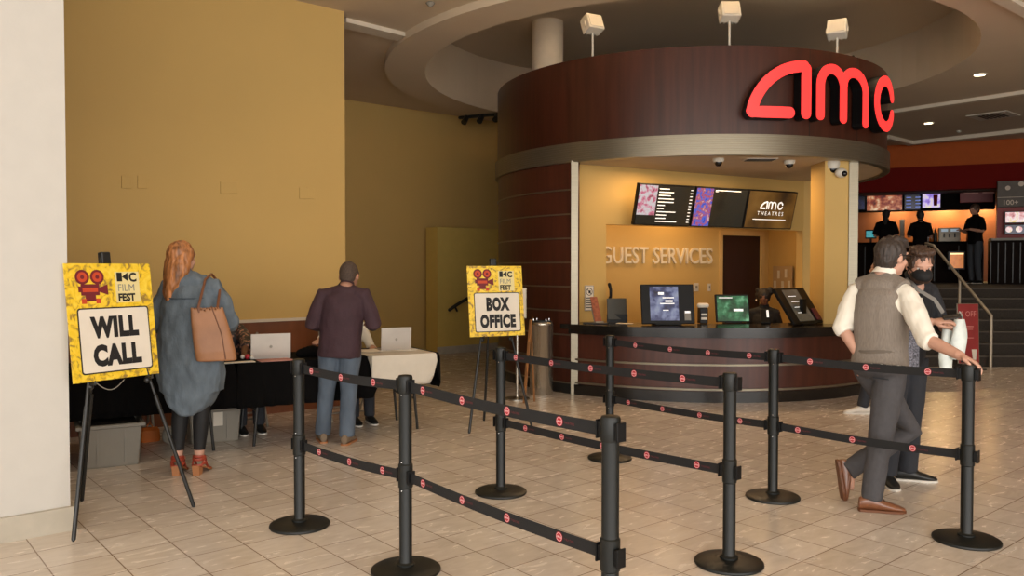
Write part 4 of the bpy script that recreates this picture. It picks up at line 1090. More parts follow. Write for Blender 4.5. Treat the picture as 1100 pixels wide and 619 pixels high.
rows = [(-1.06, .165, .13, .0), (-1.02, .185, .15, 0), (-.8, .22, .16, 0), (-.4, .245, .175, 0), (0, .245, .175, 0), (.4, .225, .16, 0), (.7, .21, .145, 0), (.9, .185, .115, -.005), (.99, .14, .09, -.01), (1.05, .082, .068, -.01)]
sd_ = shirt(w, S, M['denim'], rows, sleeve=(.078, .078, .075, .07, .066), to=1.35, wr=.013, name='denim_dress', seed=2)
# shirt tail hem shape
me = sd_.data; rl = wloc(w)
for v in me.vertices:
    z = v.co.z + rl.z
    if z < .62:
        x = (v.co.x + rl.x + 2.405); v.co.z += (abs(x) / .2) ** 2 * .16 * min(1, (.62 - z) / .16)
# collar seam, yoke seam
bm = B(); 
for i in range(2):
    z = 1.325
    pts = [V((-2.405 + .18 * math.sin(a), 6.13 - .140 * math.cos(a), z - .01 * math.cos(a))) for a in [R_(-62 + 124 * k / 16) for k in range(17)]]
limb(bm, pts, [.004] * 17, n=6); obj('yoke_seam', bm, mat('denim_seam', (70, 82, 92), .9), w)
bm = B()
for k in 'RL':
    limb(bm, [S['kn' + k] + Z * .1, S['kn' + k], S['kn' + k].lerp(S['an' + k], .4), S['kn' + k].lerp(S['an' + k], .93)], [.072, .060, .060, .041], n=16, rcap=False)
remeshed('leggings', bm, M['legging'], w, .008, 2)
for k in 'RL':
    an = S['an' + k]; to = V((.05 if k == 'R' else -.12, 1, 0)).normalized(); r = V((to.y, -to.x, 0))
    bm = B()
    # block heel
    rings(bm, [[V((an.x, an.y, 0)) + to * x * sx + r * y * sx - to * .03 + Z * z for x, y in ((-.035, -.028), (-.035, .028), (.03, .03), (.03, -.03))] for z, sx in ((0, .85), (.07, 1))])
    sh = obj('sandal', bm, M['cork'], w)
    bm = B()
    prof = [(-.07, .02, .075), (-.03, .032, .07), (.03, .034, .052), (.09, .042, .02), (.14, .04, .014), (.17, .02, .014)]
    pts = [(x, y, z) for x, y, z in prof] + [(x, -y, z) for x, y, z in prof[::-1]]
    rings(bm, [[V((an.x, an.y, 0)) + to * x + r * y + Z * (z + dz) for x, y, z in pts] for dz in (-.012, 0)])
    obj('insole', bm, M['cork'], sh)
    bm = B()
    for zc, tl, rad in ((.115, .0, .046), (.09, .25, .05), (.13, -.1, .044)):
        pts = [V((an.x, an.y, zc)) + r * rad * math.cos(a) + to * (rad * 1.1 * math.sin(a)) + Z * tl * .08 * math.sin(a) for a in [2 * PI * i / 16 for i in range(17)]]
        limb(bm, pts, [(.010, .003)] * 17, n=6, ref=Z, rcap=False)
    for sgn in (-1, 1):
        limb(bm, [V((an.x, an.y, .065)) + r * sgn * .034 - to * .04, V((an.x, an.y, .12)) + r * sgn * .043, V((an.x, an.y, .04)) + r * sgn * .04 + to * .06], [.007] * 3, n=6)
    limb(bm, [V((an.x, an.y, .02)) - r * .042 + to * .1, V((an.x, an.y, .055)) + to * .1, V((an.x, an.y, .02)) + r * .042 + to * .1], [(.004, .014)] * 3, n=6)
    obj('straps', bm, M['sandal'], sh, smooth=True)
# tote bag hanging from her shoulder
tt = thing('tote_bag', 'tan leather tote bag hanging from the denim woman\'s right shoulder', 'bag', (-2.14, 6.0, .84))
bc = V((-2.16, 5.985, 0)); bx = V((.93, .36, 0)).normalized(); by = V((-.36, .93, 0)).normalized()
tl = R_(8); up_ = (Z * math.cos(tl) - bx * math.sin(tl)).normalized(); bxx = bx
def bring(z, w, d, dx=0): return ringpts(bc + up_ * (z - .86) + Z * .855 + bxx * dx, bxx, by, w, d, 28, 4.5)
bm = B()
rs = [bring(.865, .12, .045, -.0), bring(.87, .14, .062), bring(.94, .142, .068), bring(1.05, .135, .055, -.005), bring(1.16, .125, .038, -.01), bring(1.265, .112, .022, -.012), bring(1.265, .106, .017, -.012), bring(1.2, .11, .024, -.012)]
rings(bm, rs); bmesh.ops.bevel(bm, geom=[], offset=0) if False else None
o = remeshed('body', bm, M['tanleather'], tt, .007, 3, .003, 9)
for sgn in (-1, 1):
    bm = B(); y = -sgn * .022
    a0 = bc + up_ * .40 + Z * .855 + bxx * (-.07) + by * y; a1 = bc + up_ * .40 + Z * .855 + bxx * (.055) + by * y
    shp = V((-2.235, 6.12, 1.492))
    pts = [a0 - up_ * .05, a0, a0.lerp(shp, .5) + V((-.005, -.05, 0)), shp + V((-.03, -.07 * 1 + .0, -.035)), shp + V((-.01, .0 + .01 * sgn, .003)), shp + V((.0, .05, -.03)), a1.lerp(shp, .5) + V((.02, .05, 0)), a1 + V((.0, .02, 0)), a1 - up_ * .05]
    limb(bm, pts, [(.004, .009)] * 9, n=8, ref=by); obj('strap', bm, M['tandark'], tt, smooth=True)
bm = B(); q0 = bc + up_ * .02 + Z * .86 + bxx * .06 - by * .07; limb(bm, [q0 + up_ * .0, q0 + up_ * .18 + by * .015, q0 + up_ * .385 - bxx * .04 + by * .046], [.004] * 3, n=6); obj('seam', bm, M['tandark'], tt)

# ---- man in plum shirt
S, P = std((-1.56, 7.15), (.08, 1), 1.66, sw=.2)
S['hs'] = 1.16; S['head'] = V((-1.435, 7.22, 1.475)); S['hf'] = V((.05, .93, -.35)); S['hu'] = V((0, .35, .93)); S['neck'] = V((-1.445, 7.14, 1.36))
S['chest'] = V((-1.465, 7.13, 1.31)); S['pelvis'] = V((-1.50, 7.12, .84)); S['shR'] = V((-1.275, 7.13, 1.305)); S['shL'] = V((-1.655, 7.13, 1.305))
S['elR'] = V((-1.20, 7.10, 1.05)); S['elL'] = V((-1.735, 7.10, 1.05)); S['wrR'] = V((-1.27, 7.33, 1.03)); S['wrL'] = V((-1.66, 7.33, 1.03))
S['hdR'] = V((-.4, 1, 0)); S['hdL'] = V((.4, 1, 0)); S['pnR'] = V((-.3, 0, -1)); S['pnL'] = V((.3, 0, -1))
S['hipR'] = V((-1.41, 7.12, .80)); S['hipL'] = V((-1.585, 7.12, .80)); S['knR'] = V((-1.43, 7.14, .45)); S['knL'] = V((-1.63, 7.17, .45))
S['anR'] = V((-1.445, 7.13, .09)); S['anL'] = V((-1.675, 7.22, .09)); S['toR'] = V((.12, 1, 0)); S['toL'] = V((-.35, 1, 0))
w, HH = person('person', 'man in plum shirt and blue jeans standing with his back to us at the table', S, M['skin2'], .008)
hair_cap(w, HH, M['hair_grey'], .985, wr=.001, voxel=.006)
shirt(w, S, M['purple'], [(-.16, .20, .145, -.01), (0, .195, .145, -.01), (.25, .19, .14, 0), (.5, .195, .142, .002), (.75, .2, .14, 0), (.9, .195, .115, -.005), (.99, .15, .09, -.01), (1.05, .085, .07, -.01)], sleeve=(.078, .075, .07, .062, .05), to=1.75, wr=.006, seed=4)
trousers(w, S, M['jeans'], rad=(.106, .094, .077, .074, .072), wr=.006, seed=3, end=1.06)
for k in 'RL': shoe(w, S['an' + k], S['to' + k], 1.05, M['suede'], M['cork'])

# ---- vested man
S, P = std((2.36, 5.2), (math.cos(R_(40)), math.sin(R_(40))), 1.76)
S['head'] = at(958, 275, 5.27); S['hf'] = V((.93, .34, -.08)); S['hu'] = V((.06, 0, 1)); S['neck'] = V((2.385, 5.27, 1.475))
S['chest'] = V((2.37, 5.25, 1.385)); S['pelvis'] = V((2.335, 5.19, .92)); S['shR'] = V((2.475, 5.11, 1.375)); S['shL'] = V((2.25, 5.385, 1.385))
S['elR'] = V((2.475, 4.88, 1.115)); S['wrR'] = V((2.555, 4.66, 1.04)); S['hdR'] = V((.62, -.62, -.38)); S['pnR'] = V((-.3, 0, -1)); S['curlR'] = .5
S['elL'] = at(905, 352, 5.33); S['wrL'] = V((2.225, 5.22, .965)); S['hdL'] = V((.35, .1, -1)); S['pnL'] = V((.5, .1, 0))
S['hipR'] = V((2.385, 5.14, .885)); S['hipL'] = V((2.29, 5.26, .885)); S['knR'] = V((2.325, 5.14, .48)); S['anR'] = V((2.275, 5.15, .09)); S['toR'] = V((.97, -.2, 0))
S['knL'] = V((2.63, 5.38, .47)); S['anL'] = V((2.245, 5.42, .20)); S['toL'] = V((.08, -.1, -1))
w, HH = person('person', 'man in grey vest and white shirt leaning one hand on a stanchion', S, M['skin'], .0055)
def mh(bm, c, f, u, r, s):
    for k in range(7):
        a = -.9 + 1.8 * k / 6
        limb(bm, [c + u * .07 * s + r * .05 * s * math.sin(a) - f * .05 * s, c + u * .108 * s + r * .045 * s * math.sin(a), c + u * .095 * s + r * .05 * s * math.sin(a) + f * .06 * s, c + u * .06 * s + r * .045 * s * math.sin(a) + f * .088 * s], [.02, .022, .02, .008], n=8)
hair_cap(w, HH, M['hair_dark'], 1.05, extra=mh, wr=.006, wf=45, voxel=.006)
RW = [(-.04, .165, .125, -.005), (0, .165, .125, -.005), (.25, .150, .112, 0), (.5, .152, .115, .002), (.75, .165, .12, 0), (.9, .165, .104, -.005), (.99, .14, .082, -.01), (1.05, .078, .066, -.01)]
shirt(w, S, M['wshirt'], RW, sleeve=(.07, .07, .062, .06, .056), to=1.18, wr=.008, voxel=.007, seed=5)
bm = B(); torso_bm(bm, S, [(.01, .176, .137, -.005), (.1, .172, .132, 0), (.25, .162, .124, 0), (.5, .165, .128, .002), (.7, .17, .131, 0), (.84, .158, .122, -.003), (.93, .155, .112, -.006), (1.0, .14, .094, -.012), (1.045, .1, .078, -.014)])
cc_ = S['chest'].lerp(S['neck'], .35); rr_ = (S['shR'] - S['shL']).normalized(); ell(bm, cc_, [rr_ * .15, Z.cross(rr_) * .103, Z * .085], 20, 12)
for k in 'RL': limb(bm, [S['neck'], S['neck'].lerp(S['sh' + k], .4), S['neck'].lerp(S['sh' + k], .78)], [.062, .066, .074], n=16, rcap=False)
remeshed('vest', bm, M['vest'], w, .007, 3, .004, 10, 3)
bm = B(); Rr = (S['shR'] - S['shL']).normalized(); Ff = Z.cross(Rr).normalized()
cw = S['pelvis'].lerp(S['chest'], .2); 
for sgn in (-1,): 
    pts = [cw + Rr * (.168 * math.sin(a)) - Ff * (.134 * math.cos(a)) + Z * (.008 * math.sin(3 * a)) for a in [R_(-70 + 140 * k / 14) for k in range(15)]]
    limb(bm, pts, [(.012, .003)] * 15, n=6, ref=Z)
obj('back_strap', bm, mat('vest_strap_cloth', (104, 94, 84), .8), w, smooth=True)
trousers(w, S, M['gtrouser'], rad=(.098, .092, .073, .068, .064), wr=.005, seed=7, end=1.03, voxel=.008)
bm = B(); cpk = S['pelvis'] - Ff * .125 + Rr * .07 - Z * .06; box(bm, (-.05, -.004, 0), (.05, .0, .006), frame(cpk, Rr, -Ff * 1)); obj('pocket_edge', bm, M['dtrouser'], w)
shoe(w, S['anR'], S['toR'], 1.04, M['brownshoe'], M['tandark'], laces=True)
shoe(w, V((2.235, 5.425, .19)), V((.12, -.12, -1)), 1.04, M['brownshoe'], M['tandark'], up=V((1, -.1, .1)), h=.06)
c, f, u, r, hs = HH
bm = B()
for k in (-1, 1):
    pts = [c + f * .10 * hs + r * k * .034 * hs + r * .022 * hs * math.cos(a) + u * .016 * hs * math.sin(a) - u * .002 for a in [2 * PI * i / 16 for i in range(17)]]
    limb(bm, pts, [.0022] * 17, n=6)
    limb(bm, [c + f * .10 * hs + r * k * .056 * hs + u * .004, c + f * .05 * hs + r * k * .082 * hs + u * .006, c - f * .012 * hs + r * k * .083 * hs + u * .004, c - f * .03 * hs + r * k * .08 * hs - u * .015], [.0024] * 4, n=6)
limb(bm, [c + f * .104 * hs - r * .012 * hs, c + f * .106 * hs + u * .003, c + f * .104 * hs + r * .012 * hs], [.002] * 3, n=6)
obj('glasses', bm, M['blackplastic'], w)
bm = B(); 
bs = S['pelvis'].lerp(S['chest'], .02)
# ---- masked man
S, P = std((2.84, 5.82), (.35, -.94), 1.74, sw=.17)
S['head'] = at(988, 284, 5.70); S['hf'] = V((-.08, -.92, -.38)); S['hu'] = V((-.03, -.38, .93)); S['neck'] = V((2.86, 5.82, 1.45))
S['chest'] = V((2.87, 5.87, 1.38)); S['pelvis'] = V((2.80, 5.86, .91)); S['shR'] = V((2.715, 5.80, 1.375)); S['shL'] = V((3.03, 5.92, 1.375))
S['elR'] = V((2.66, 5.70, 1.13)); S['wrR'] = at(1000, 346, 5.47); S['elL'] = V((3.07, 5.85, 1.12)); S['wrL'] = at(1021, 352, 5.62)
S['hdR'] = V((1, -.25, .15)); S['pnR'] = V((.1, .3, -.9)); S['hdL'] = V((-.75, -.6, .1)); S['pnL'] = V((0, .1, 1)); S['curlR'] = .4; S['curlL'] = .45
S['hipR'] = V((2.73, 5.84, .88)); S['hipL'] = V((2.89, 5.88, .88)); S['knR'] = V((2.71, 5.80, .48)); S['knL'] = V((2.875, 5.88, .48)); S['anR'] = V((2.665, 5.80, .09)); S['anL'] = V((2.86, 5.90, .09))
S['toR'] = V((-.1, -1, 0)); S['toL'] = V((1, -.25, 0))
w, HH = person('person', 'man in dark clothes and black face mask looking down at a phone', S, M['skin'], .0055)
def mh2(bm, c, f, u, r, s):
    for k in range(12):
        a = k * 2.4; q = .2 + .06 * (k % 4)
        ell(bm, c + u * .095 * s + r * .055 * s * math.cos(a) + f * (.05 * math.sin(a) - .005) * s, [r * .026 * s, f * .028 * s, u * .024 * s], 10, 8)
hair_cap(w, HH, M['hair_brown'], 1.02, extra=mh2, wr=.008, wf=50, voxel=.006)
c, f, u, r, hs = HH
bm = B(); ell(bm, c + f * .05 * hs - u * .066 * hs, [r * .068 * hs, f * .073 * hs, u * .05 * hs], 20, 12)
remeshed('beard', bm, M['hair_brown'], w, .006, 1, .004, 50)
bm = B(); ell(bm, c + f * .066 * hs - u * .05 * hs, [r * .066 * hs, f * .066 * hs, u * .050 * hs], 20, 12)
mk = remeshed('face_mask', bm, mat('black_mask_cloth', (16, 16, 18), .8), w, .006, 2)
bm = B()
for k in (-1, 1): 
    for dz in (-.03, -.07): limb(bm, [c + f * .075 * hs + r * k * .06 * hs + u * dz * hs, c - f * .0 * hs + r * k * .082 * hs - u * .015 * hs], [.0025, .0025], n=6)
obj('ear_loops', bm, M['blackplastic'], mk)
shirt(w, S, M['dshirt'], None, sleeve=(.07, .066, .058, .055, .05), to=1.3, wr=.006, seed=9, voxel=.008)
trousers(w, S, M['dtrouser'], rad=(.1, .094, .078, .074, .072), wr=.005, seed=8, end=1.05)
shoe(w, S['anR'], S['toR'], 1.05, M['black'], M['sole'], laces=True); shoe(w, S['anL'], S['toL'], 1.05, M['black'], M['sole'], laces=True)
bm = B(); q = S['neck']; limb(bm, [q + V((-.07, -.04, .02)), q + V((-.03, -.11, -.06)), at(1004, 322, 5.66), at(1013, 336, 5.66)], [(.014, .003)] * 4, n=8, ref=V((1, 0, .4))); obj('grey_strap', bm, mat('grey_strap', (130, 126, 120), .7), w)
bm = B(); q = V((2.80, 5.70, 1.12)); box(bm, (-.035, -.004, -.3), (.035, .004, .12), Matrix.Translation(q) @ Matrix.Rotation(-.3, 4, 'Z')); obj('patterned_scarf', bm, mat('patterned_cloth', (110, 110, 120), .8, var=.9, vscale=90), w)
bm = B(); limb(bm, [V((2.86, 5.72, 1.33)), V((2.865, 5.70, 1.27))], [(.008, .003)] * 2, n=6, ref=V((1, 0, 0))); obj('name_badge', bm, M['paper'], w)
# phone
pc = at(1018, 341, 5.44)
mx = frame(pc, V((.8, -.35, .1)), V((.1, -.5, .9)) * -1)
bm = B(); box(bm, (-.03, -.03, -.004), (.08, .03, .004), frame(pc, V((.9, -.3, .15)), V((.3, .8, .35))), .003)
tag(obj('phone', bm, M['black']), 'black mobile phone held by the masked man', 'phone')
# plastic bags
for k, (u0, v0, v1, w_, lb) in enumerate(((1031, 343, 386, .075, 'white plastic bag hanging from the masked man\'s arm, the right one with the straight edge'), (1018, 352, 396, .07, 'white plastic bag beside the stanchion, the left one partly behind the other'))):
    top = at(u0, v0, 5.58 + .04 * k); bot = at(u0 - 2, v1, 5.55 + .04 * k); bm = B()
    rs = []
    for i in range(8):
        kk = i / 7; c_ = top.lerp(bot, kk); ww = w_ * (.45 + .2 * math.sin(kk * 3) + .1 * kk)
        rs.append([c_ + V((ww * math.cos(a) * (1 + .12 * math.sin(3 * a + i)), ww * .55 * math.sin(a), 0)) for a in [2 * PI * j / 20 for j in range(20)]])
    rings(bm, rs); t = thing('plastic_bag', lb, 'bag', bot, 0, None); obj('body', bm, M['plastic'], t, smooth=True)
    bm = B()
    for d_ in (-.02, .02): limb(bm, [top + V((d_, 0, -.005)), top + V((d_ * .6, 0, .03)), top + V((-.01, -.02, .05))], [(.01, .002)] * 3, n=6)
    obj('handle', bm, M['plastic'], t)

# ---- hidden person at counter whose white shoe shows
S, P = std((3.95, 8.75), (-.75, .66), 1.66)
cx = (948 - 550) / FPX * 8.75; S, P = std((cx, 8.75), (-.8, .6), 1.64)
S['anL'] = V(((929 - 550) / FPX * 8.6, 8.62, .085)); S['toL'] = V((-1, .1, 0)); S['knL'] = S['anL'].lerp(S['hipL'], .5)
w, HH = person('person', 'person at the counter in white sneakers, hidden behind the vested man', S, M['skin2'], .012)
hair_cap(w, HH, M['hair_brown'], 1.03, voxel=.012); shirt(w, S, M['dshirt'], None, to=1.8, voxel=.012); trousers(w, S, M['dtrouser'], voxel=.012, end=1.04)
for k in 'RL': shoe(w, S['an' + k], S['to' + k], 1.0, M['sole'], M['sole'])

# ---- booth clerk
S, P = std((3.42, 11.1), (-.35, -.94), 1.6)
dz = -.35
for k in list(S):
    if isinstance(S[k], Vector) and k in ('pelvis', 'chest', 'neck', 'head', 'shR', 'shL', 'elR', 'elL', 'wrR', 'wrL', 'hipR', 'hipL'): S[k] = S[k] + Z * dz
for k, sg_ in (('R', 1), ('L', -1)):
    S['kn' + k] = S['hip' + k] + S['F'] * .4; S['an' + k] = S['kn' + k] + Z * (.09 - S['kn' + k].z); S['wr' + k] = S['el' + k] + S['F'] * .23 + Z * .02; S['hd' + k] = S['F'].copy(); S['pn' + k] = -Z
w, HH = person('person', 'clerk with dark curly hair sitting behind the booth counter', S, M['skin3'], .012)
def ch(bm, c, f, u, r, s):
    for k in range(14): ell(bm, c + r * .09 * math.cos(k * 2.4) + u * (.03 + .07 * math.sin(k * 1.7)) - f * .02, [r * .035, f * .035, u * .035], 10, 8)
hair_cap(w, HH, mat('black_hair', (28, 22, 20), .6, bump=.5), 1.15, extra=ch, wr=.008, voxel=.01)
shirt(w, S, M['dshirt'], None, to=1.8, voxel=.012); trousers(w, S, M['dtrouser'], voxel=.012, end=1.04)
for k in 'RL': shoe(w, S['an' + k], S['F'], 1, M['black'], M['black'])
def stool(x, y, h, lb, lab='stool'):
    t = thing(lab, lb, 'stool', (x, y, 0)); bm = B(); lathe(bm, [(.17, h - .05), (.18, h - .03), (.17, h)], (x, y, 0)); obj('seat', bm, M['black'], t, smooth=True)
    bm = B(); cyl(bm, (x, y, .05), (x, y, h - .04), .025); obj('column', bm, M['chrome'], t)
    bm = B()
    for k in range(5): a = k * 2 * PI / 5; limb(bm, [V((x, y, .07)), V((x + .24 * math.cos(a), y + .24 * math.sin(a), .03))], [.02, .02], n=8)
    obj('foot', bm, M['black'], t)
stool(3.42, 11.13, .40, 'swivel stool under the clerk behind the booth counter')

# ================================================================== TABLE AREA
TD = V((math.cos(R_(30)), .5, 0)); TN = V((-.5, math.cos(R_(30)), 0))
def table(o, L, Wd, lb, legs=True):
    t = thing('folding_table', lb, 'table', o)
    mx = frame(o, TD, TN)
    bm = B(); box(bm, (0, 0, .70), (L, Wd, .73), mx, .004); obj('tabletop', bm, M['bin'], t)
    for (x, sg_) in ((.18, 1), (L - .18, -1)):
        for y in (.12, Wd - .12):
            bm = B(); limb(bm, [mx @ V((x + .06 * sg_, y, .70)), mx @ V((x + .02 * sg_, y, .55)), mx @ V((x - .03 * sg_, y, .0))], [.013] * 3, n=8); obj('leg', bm, M['black'], t, smooth=True)
        bm = B(); limb(bm, [mx @ V((x, .12, .3)), mx @ V((x, Wd - .12, .3))], [.01] * 2, n=8); obj('cross_bar', bm, M['black'], t)
    return t, mx
def drape(mx, x0, x1, y0, y1, zt, drops, m, lb, name='tablecloth', amp=.018, freq=26, out=.012):
    """cloth: drops = (front, right, back, left) lower z"""
    per = []
    def side(a, b_, nrm, zb, n):
        for i in range(n):
            k = i / n; p = V(a).lerp(V(b_), k); per.append((p, V(nrm), zb))
    side((x0, y0, 0), (x1, y0, 0), (0, -1, 0), drops[0], max(8, int((x1 - x0) * 36))); side((x1, y0, 0), (x1, y1, 0), (1, 0, 0), drops[1], 18)
    side((x1, y1, 0), (x0, y1, 0), (0, 1, 0), drops[2], 24); side((x0, y1, 0), (x0, y0, 0), (-1, 0, 0), drops[3], 18)
    N_ = len(per); bm = B(); rs = []
    for j in range(7):
        k = j / 6; ring = []
        for i, (p, nn, zb) in enumerate(per):
            pn, nx = per[i - 1], per[(i + 1) % N_]
            n2 = (nn + pn[1] + nx[1]).normalized(); zz = (zb * 2 + pn[2] + nx[2]) / 4
            off = out + k * (amp * (1 + math.sin(i * freq / 36.0 * 2 + math.sin(i * .7))) * .9)
            ring.append(mx @ (V((p.x, p.y, 0)) + n2 * (off if j else 0) + V((0, 0, zt + (zz - zt) * k))))
        rs.append(ring)
    vr = rings(bm, rs, cap=False); bm.faces.new(vr[0])
    o = obj(name, bm, m, smooth=True); md = o.modifiers.new('thick', 'SOLIDIFY'); md.thickness = .003; tag(o, lb, 'tablecloth'); return o
T1 = V((-2.30, 6.86, 0)); T2 = T1 - TD * 1.86
t1, m1 = table(T1, 1.83, .76, 'folding table right, standing under the white cloth end')
t2, m2 = table(T2, 1.83, .76, 'folding table left, standing behind the denim woman')
drape(m1, 0, 1.24, 0, .76, .735, (.36, .60, .36, .36), M['cloth'], 'black tablecloth on the table where the plum shirted man stands')
drape(m1, 1.245, 1.85, -.0, .78, .7355, (.60, .40, .45, .6), M['cloth'], 'black tablecloth hanging at the right end under the white cloth', amp=.01)
drape(m1, 1.16, 1.78, -.07, .6, .742, (.46, .735, .735, .735), M['wcloth'], 'white cloth laid over the right table end, hanging down its front', name='white_cloth', amp=.006)
drape(m2, 0, 1.83, 0, .76, .735, (.37, .36, .36, .37), M['cloth'], 'black tablecloth on the table behind the denim woman')
def storage_bin(mx, w, d, h, lb, lid=False):
    t = thing('storage_bin', lb, 'storage bin', mx.translation, 0, None); bm = B()
    rs = []
    for z, k in ((0, .88), (.01, .9), (h, 1.0), (h, .97), (.02, .87)): rs.append([mx @ V((x, y, z)) for x, y in [(w / 2 * k * a, d / 2 * k * b_) for a, b_ in ((-1, -.9), (-.95, -1), (.95, -1), (1, -.9), (1, .9), (.95, 1), (-.95, 1), (-1, .9))]])
    rings(bm, rs); obj('tub', bm, M['bin'], t)
    bm = B(); 
    for z0, z1, e in ((h - .03, h, .022),): 
        rings(bm, [[mx @ V((x * (w / 2 + ee), y * (d / 2 + ee), z)) for x, y in ((-1, -1), (1, -1), (1, 1), (-1, 1))] for z, ee in ((z0, .002), (z0 + .008, e), (z1, e), (z1 + .004, 0), (z1 - .02, -.01))])
    obj('rim', bm, M['bin'], t)
    bm = B(); 
    for x in (-w * .22, w * .22): box(bm, (x - .005, -d / 2 * .985 - .001, .03), (x + .005, -d / 2 * .93, h - .05), mx)
    obj('rib', bm, M['bin'], t)
    return t
for (u, v, Y, w_, d_, h_, lb) in ((110, 504, 6.32, .44, .36, .33, 'grey plastic storage bin under the left table, left of the denim woman'), (223, 479, 7.2, .44, .34, .31, 'grey plastic storage bin behind the denim woman\'s legs, paper label on front')):
    p = at(u, v, Y); mx = frame((p.x, p.y + .12, 0), TD, TN); t = storage_bin(mx, w_, d_, h_, lb)
    if 'label' in lb:
        bm = B(); box(bm, (-.02, -d_ / 2 * .99 - .004, .15), (.06, -d_ / 2 * .96, .27), mx); obj('paper_label', bm, M['paper'], t)
    else:
        bm = B(); box(bm, (-w_ / 2 + .03, -d_ / 2 + .02, h_ - .04), (w_ / 2 - .03, d_ / 2 - .03, h_ + .015), mx, .02); o = obj('folded_cloth', bm, M['cloth']); tag(o, 'folded black cloth lying in the grey bin left of the denim woman', 'cloth')
# bag between bins
p = at(161, 470, 7.25); t = thing('orange_bag', 'small orange bag on the floor between the grey bins', 'bag', (p.x, p.y, 0))
bm = B(); rings(bm, [ringpts(V((p.x, p.y, z)), TD, TN, a, b_, 20, 3.5) for z, a, b_ in ((0, .08, .05), (.02, .085, .055), (.1, .08, .045), (.125, .06, .01))]); obj('body', bm, M['orangebag'], t, smooth=True)
bm = B(); limb(bm, [V((p.x - .03, p.y, .12)), V((p.x, p.y, .17)), V((p.x + .03, p.y, .12))], [.005] * 3, n=6); obj('handle', bm, M['orangebag'], t)
p = at(181, 473, 7.1); bm = B(); ell(bm, (p.x, p.y, .08), [V((.055, 0, 0)), V((0, .05, 0)), V((0, 0, .08))]); tag(remeshed('grey_bundle', bm, M['bin'], None, .01, 1, .01), 'crumpled grey bundle on the floor beside the orange bag', 'bundle')
# folding chairs behind tables
def chair(x, y, rz, lb):
    t = thing('folding_chair', lb, 'chair', (x, y, 0), rz, None); br = mat('brown_chair_vinyl', (110, 72, 44), .5)
    bm = B(); box(bm, (-.21, -.2, .43), (.21, .2, .455), None, .01); obj('seat', bm, br, t, local=True)
    bm = B(); box(bm, (-.21, -.235, .66), (.21, -.215, .86), None, .008); obj('backrest', bm, br, t, local=True)
    for sx in (-.22, .22):
        bm = B(); limb(bm, [V((sx, -.23, .88)), V((sx, -.14, .45)), V((sx, .2, .0))], [.012] * 3, n=8); obj('leg', bm, M['bin'], t, local=True, smooth=True)
        bm = B(); limb(bm, [V((sx * .95, .12, .43)), V((sx * .95, -.24, .0))], [.012] * 2, n=8); obj('leg', bm, M['bin'], t, local=True, smooth=True)
    bm = B(); limb(bm, [V((-.21, -.2, .08)), V((.21, -.2, .08))], [.009] * 2, n=8); limb(bm, [V((-.22, .15, .08)), V((.22, .15, .08))], [.009] * 2, n=8); obj('stretcher', bm, M['bin'], t, local=True)
    return t
FC = -TN   # direction seated people face
rzf = math.atan2(-FC.x, FC.y)
def seated(Bp, F, h=1.62, lean=0):
    S, P = std(Bp, F, h)
    dz = .50 - S['pelvis'].z + .02
    for k in ('pelvis', 'chest', 'neck', 'head', 'shR', 'shL', 'elR', 'elL', 'wrR', 'wrL', 'hipR', 'hipL'): S[k] = S[k] + Z * dz
    for k, sg_ in (('R', 1), ('L', -1)):
        S['hip' + k].z = .52; S['kn' + k] = S['hip' + k] + S['F'] * .42 - Z * .03; S['an' + k] = V((S['kn' + k].x, S['kn' + k].y, .09)) + S['F'] * .02
        S['el' + k] = S['sh' + k] + S['R'] * sg_ * .06 + S['F'] * .1 - Z * .22; S['wr' + k] = S['el' + k] + S['F'] * .22 - S['R'] * sg_ * .06 + Z * .02; S['hd' + k] = S['F'] - S['R'] * sg_ * .4; S['pn' + k] = -Z
    return S, P
sp = V((-2.66, 7.98, 0))
S, P = seated(sp, FC, 1.6)
off = V((-.13, -.06, -.02))
for k in ('chest', 'neck', 'shR', 'shL'): S[k] = S[k] + off
S['head'] = S['head'] + off * 1.6 + V((-.06, -.05, -.03)); S['elL'] = V((-2.50, 7.70, .84)); S['wrL'] = at(262, 381, 7.35); S['hdL'] = V((.5, -.7, .0)); S['pnL'] = V((0, 0, -1))
w, HH = person('person', 'seated person in floral blouse at the table, mostly hidden by the tote bag', S, M['skin3'], .009)
hair_cap(w, HH, M['hair_brown'], 1.08, voxel=.01)
fm = bpy.data.materials.new('floral_cloth'); fm.use_nodes = True; nt = fm.node_tree; b_ = nt.nodes['Principled BSDF']
vo = nt.nodes.new('ShaderNodeTexVoronoi'); vo.inputs['Scale'].default_value = 28; tc = nt.nodes.new('ShaderNodeTexCoord'); rp = nt.nodes.new('ShaderNodeValToRGB')
nt.links.new(tc.outputs['Object'], vo.inputs['Vector']); nt.links.new(vo.outputs['Distance'], rp.inputs[0]); nt.links.new(rp.outputs[0], b_.inputs['Base Color'])
rp.color_ramp.elements[0].color = lin((200, 150, 130)); rp.color_ramp.elements[0].position = .15; rp.color_ramp.elements[1].color = lin((34, 34, 42)); rp.color_ramp.elements[1].position = .5
shirt(w, S, fm, None, to=1.5, voxel=.01, sleeve=(.075, .072, .068, .06, .055)); trousers(w, S, M['dtrouser'], voxel=.012, end=1.04)
for k in 'RL': shoe(w, S['an' + k], S['F'], .95, M['black'], M['sole'])
chair(sp.x, sp.y, rzf, 'brown folding chair under the person in floral blouse')
sp2 = V((-1.70, 8.42, 0)); S, P = seated(sp2, FC, 1.55)
S['elR'] = V((-1.86, 8.1, .86)); S['wrR'] = V((-1.86, 7.88, .84)); S['hdR'] = V((.1, -1, 0))
w, HH = person('person', 'seated person in white top hidden behind the plum shirted man', S, M['skin'], .009)
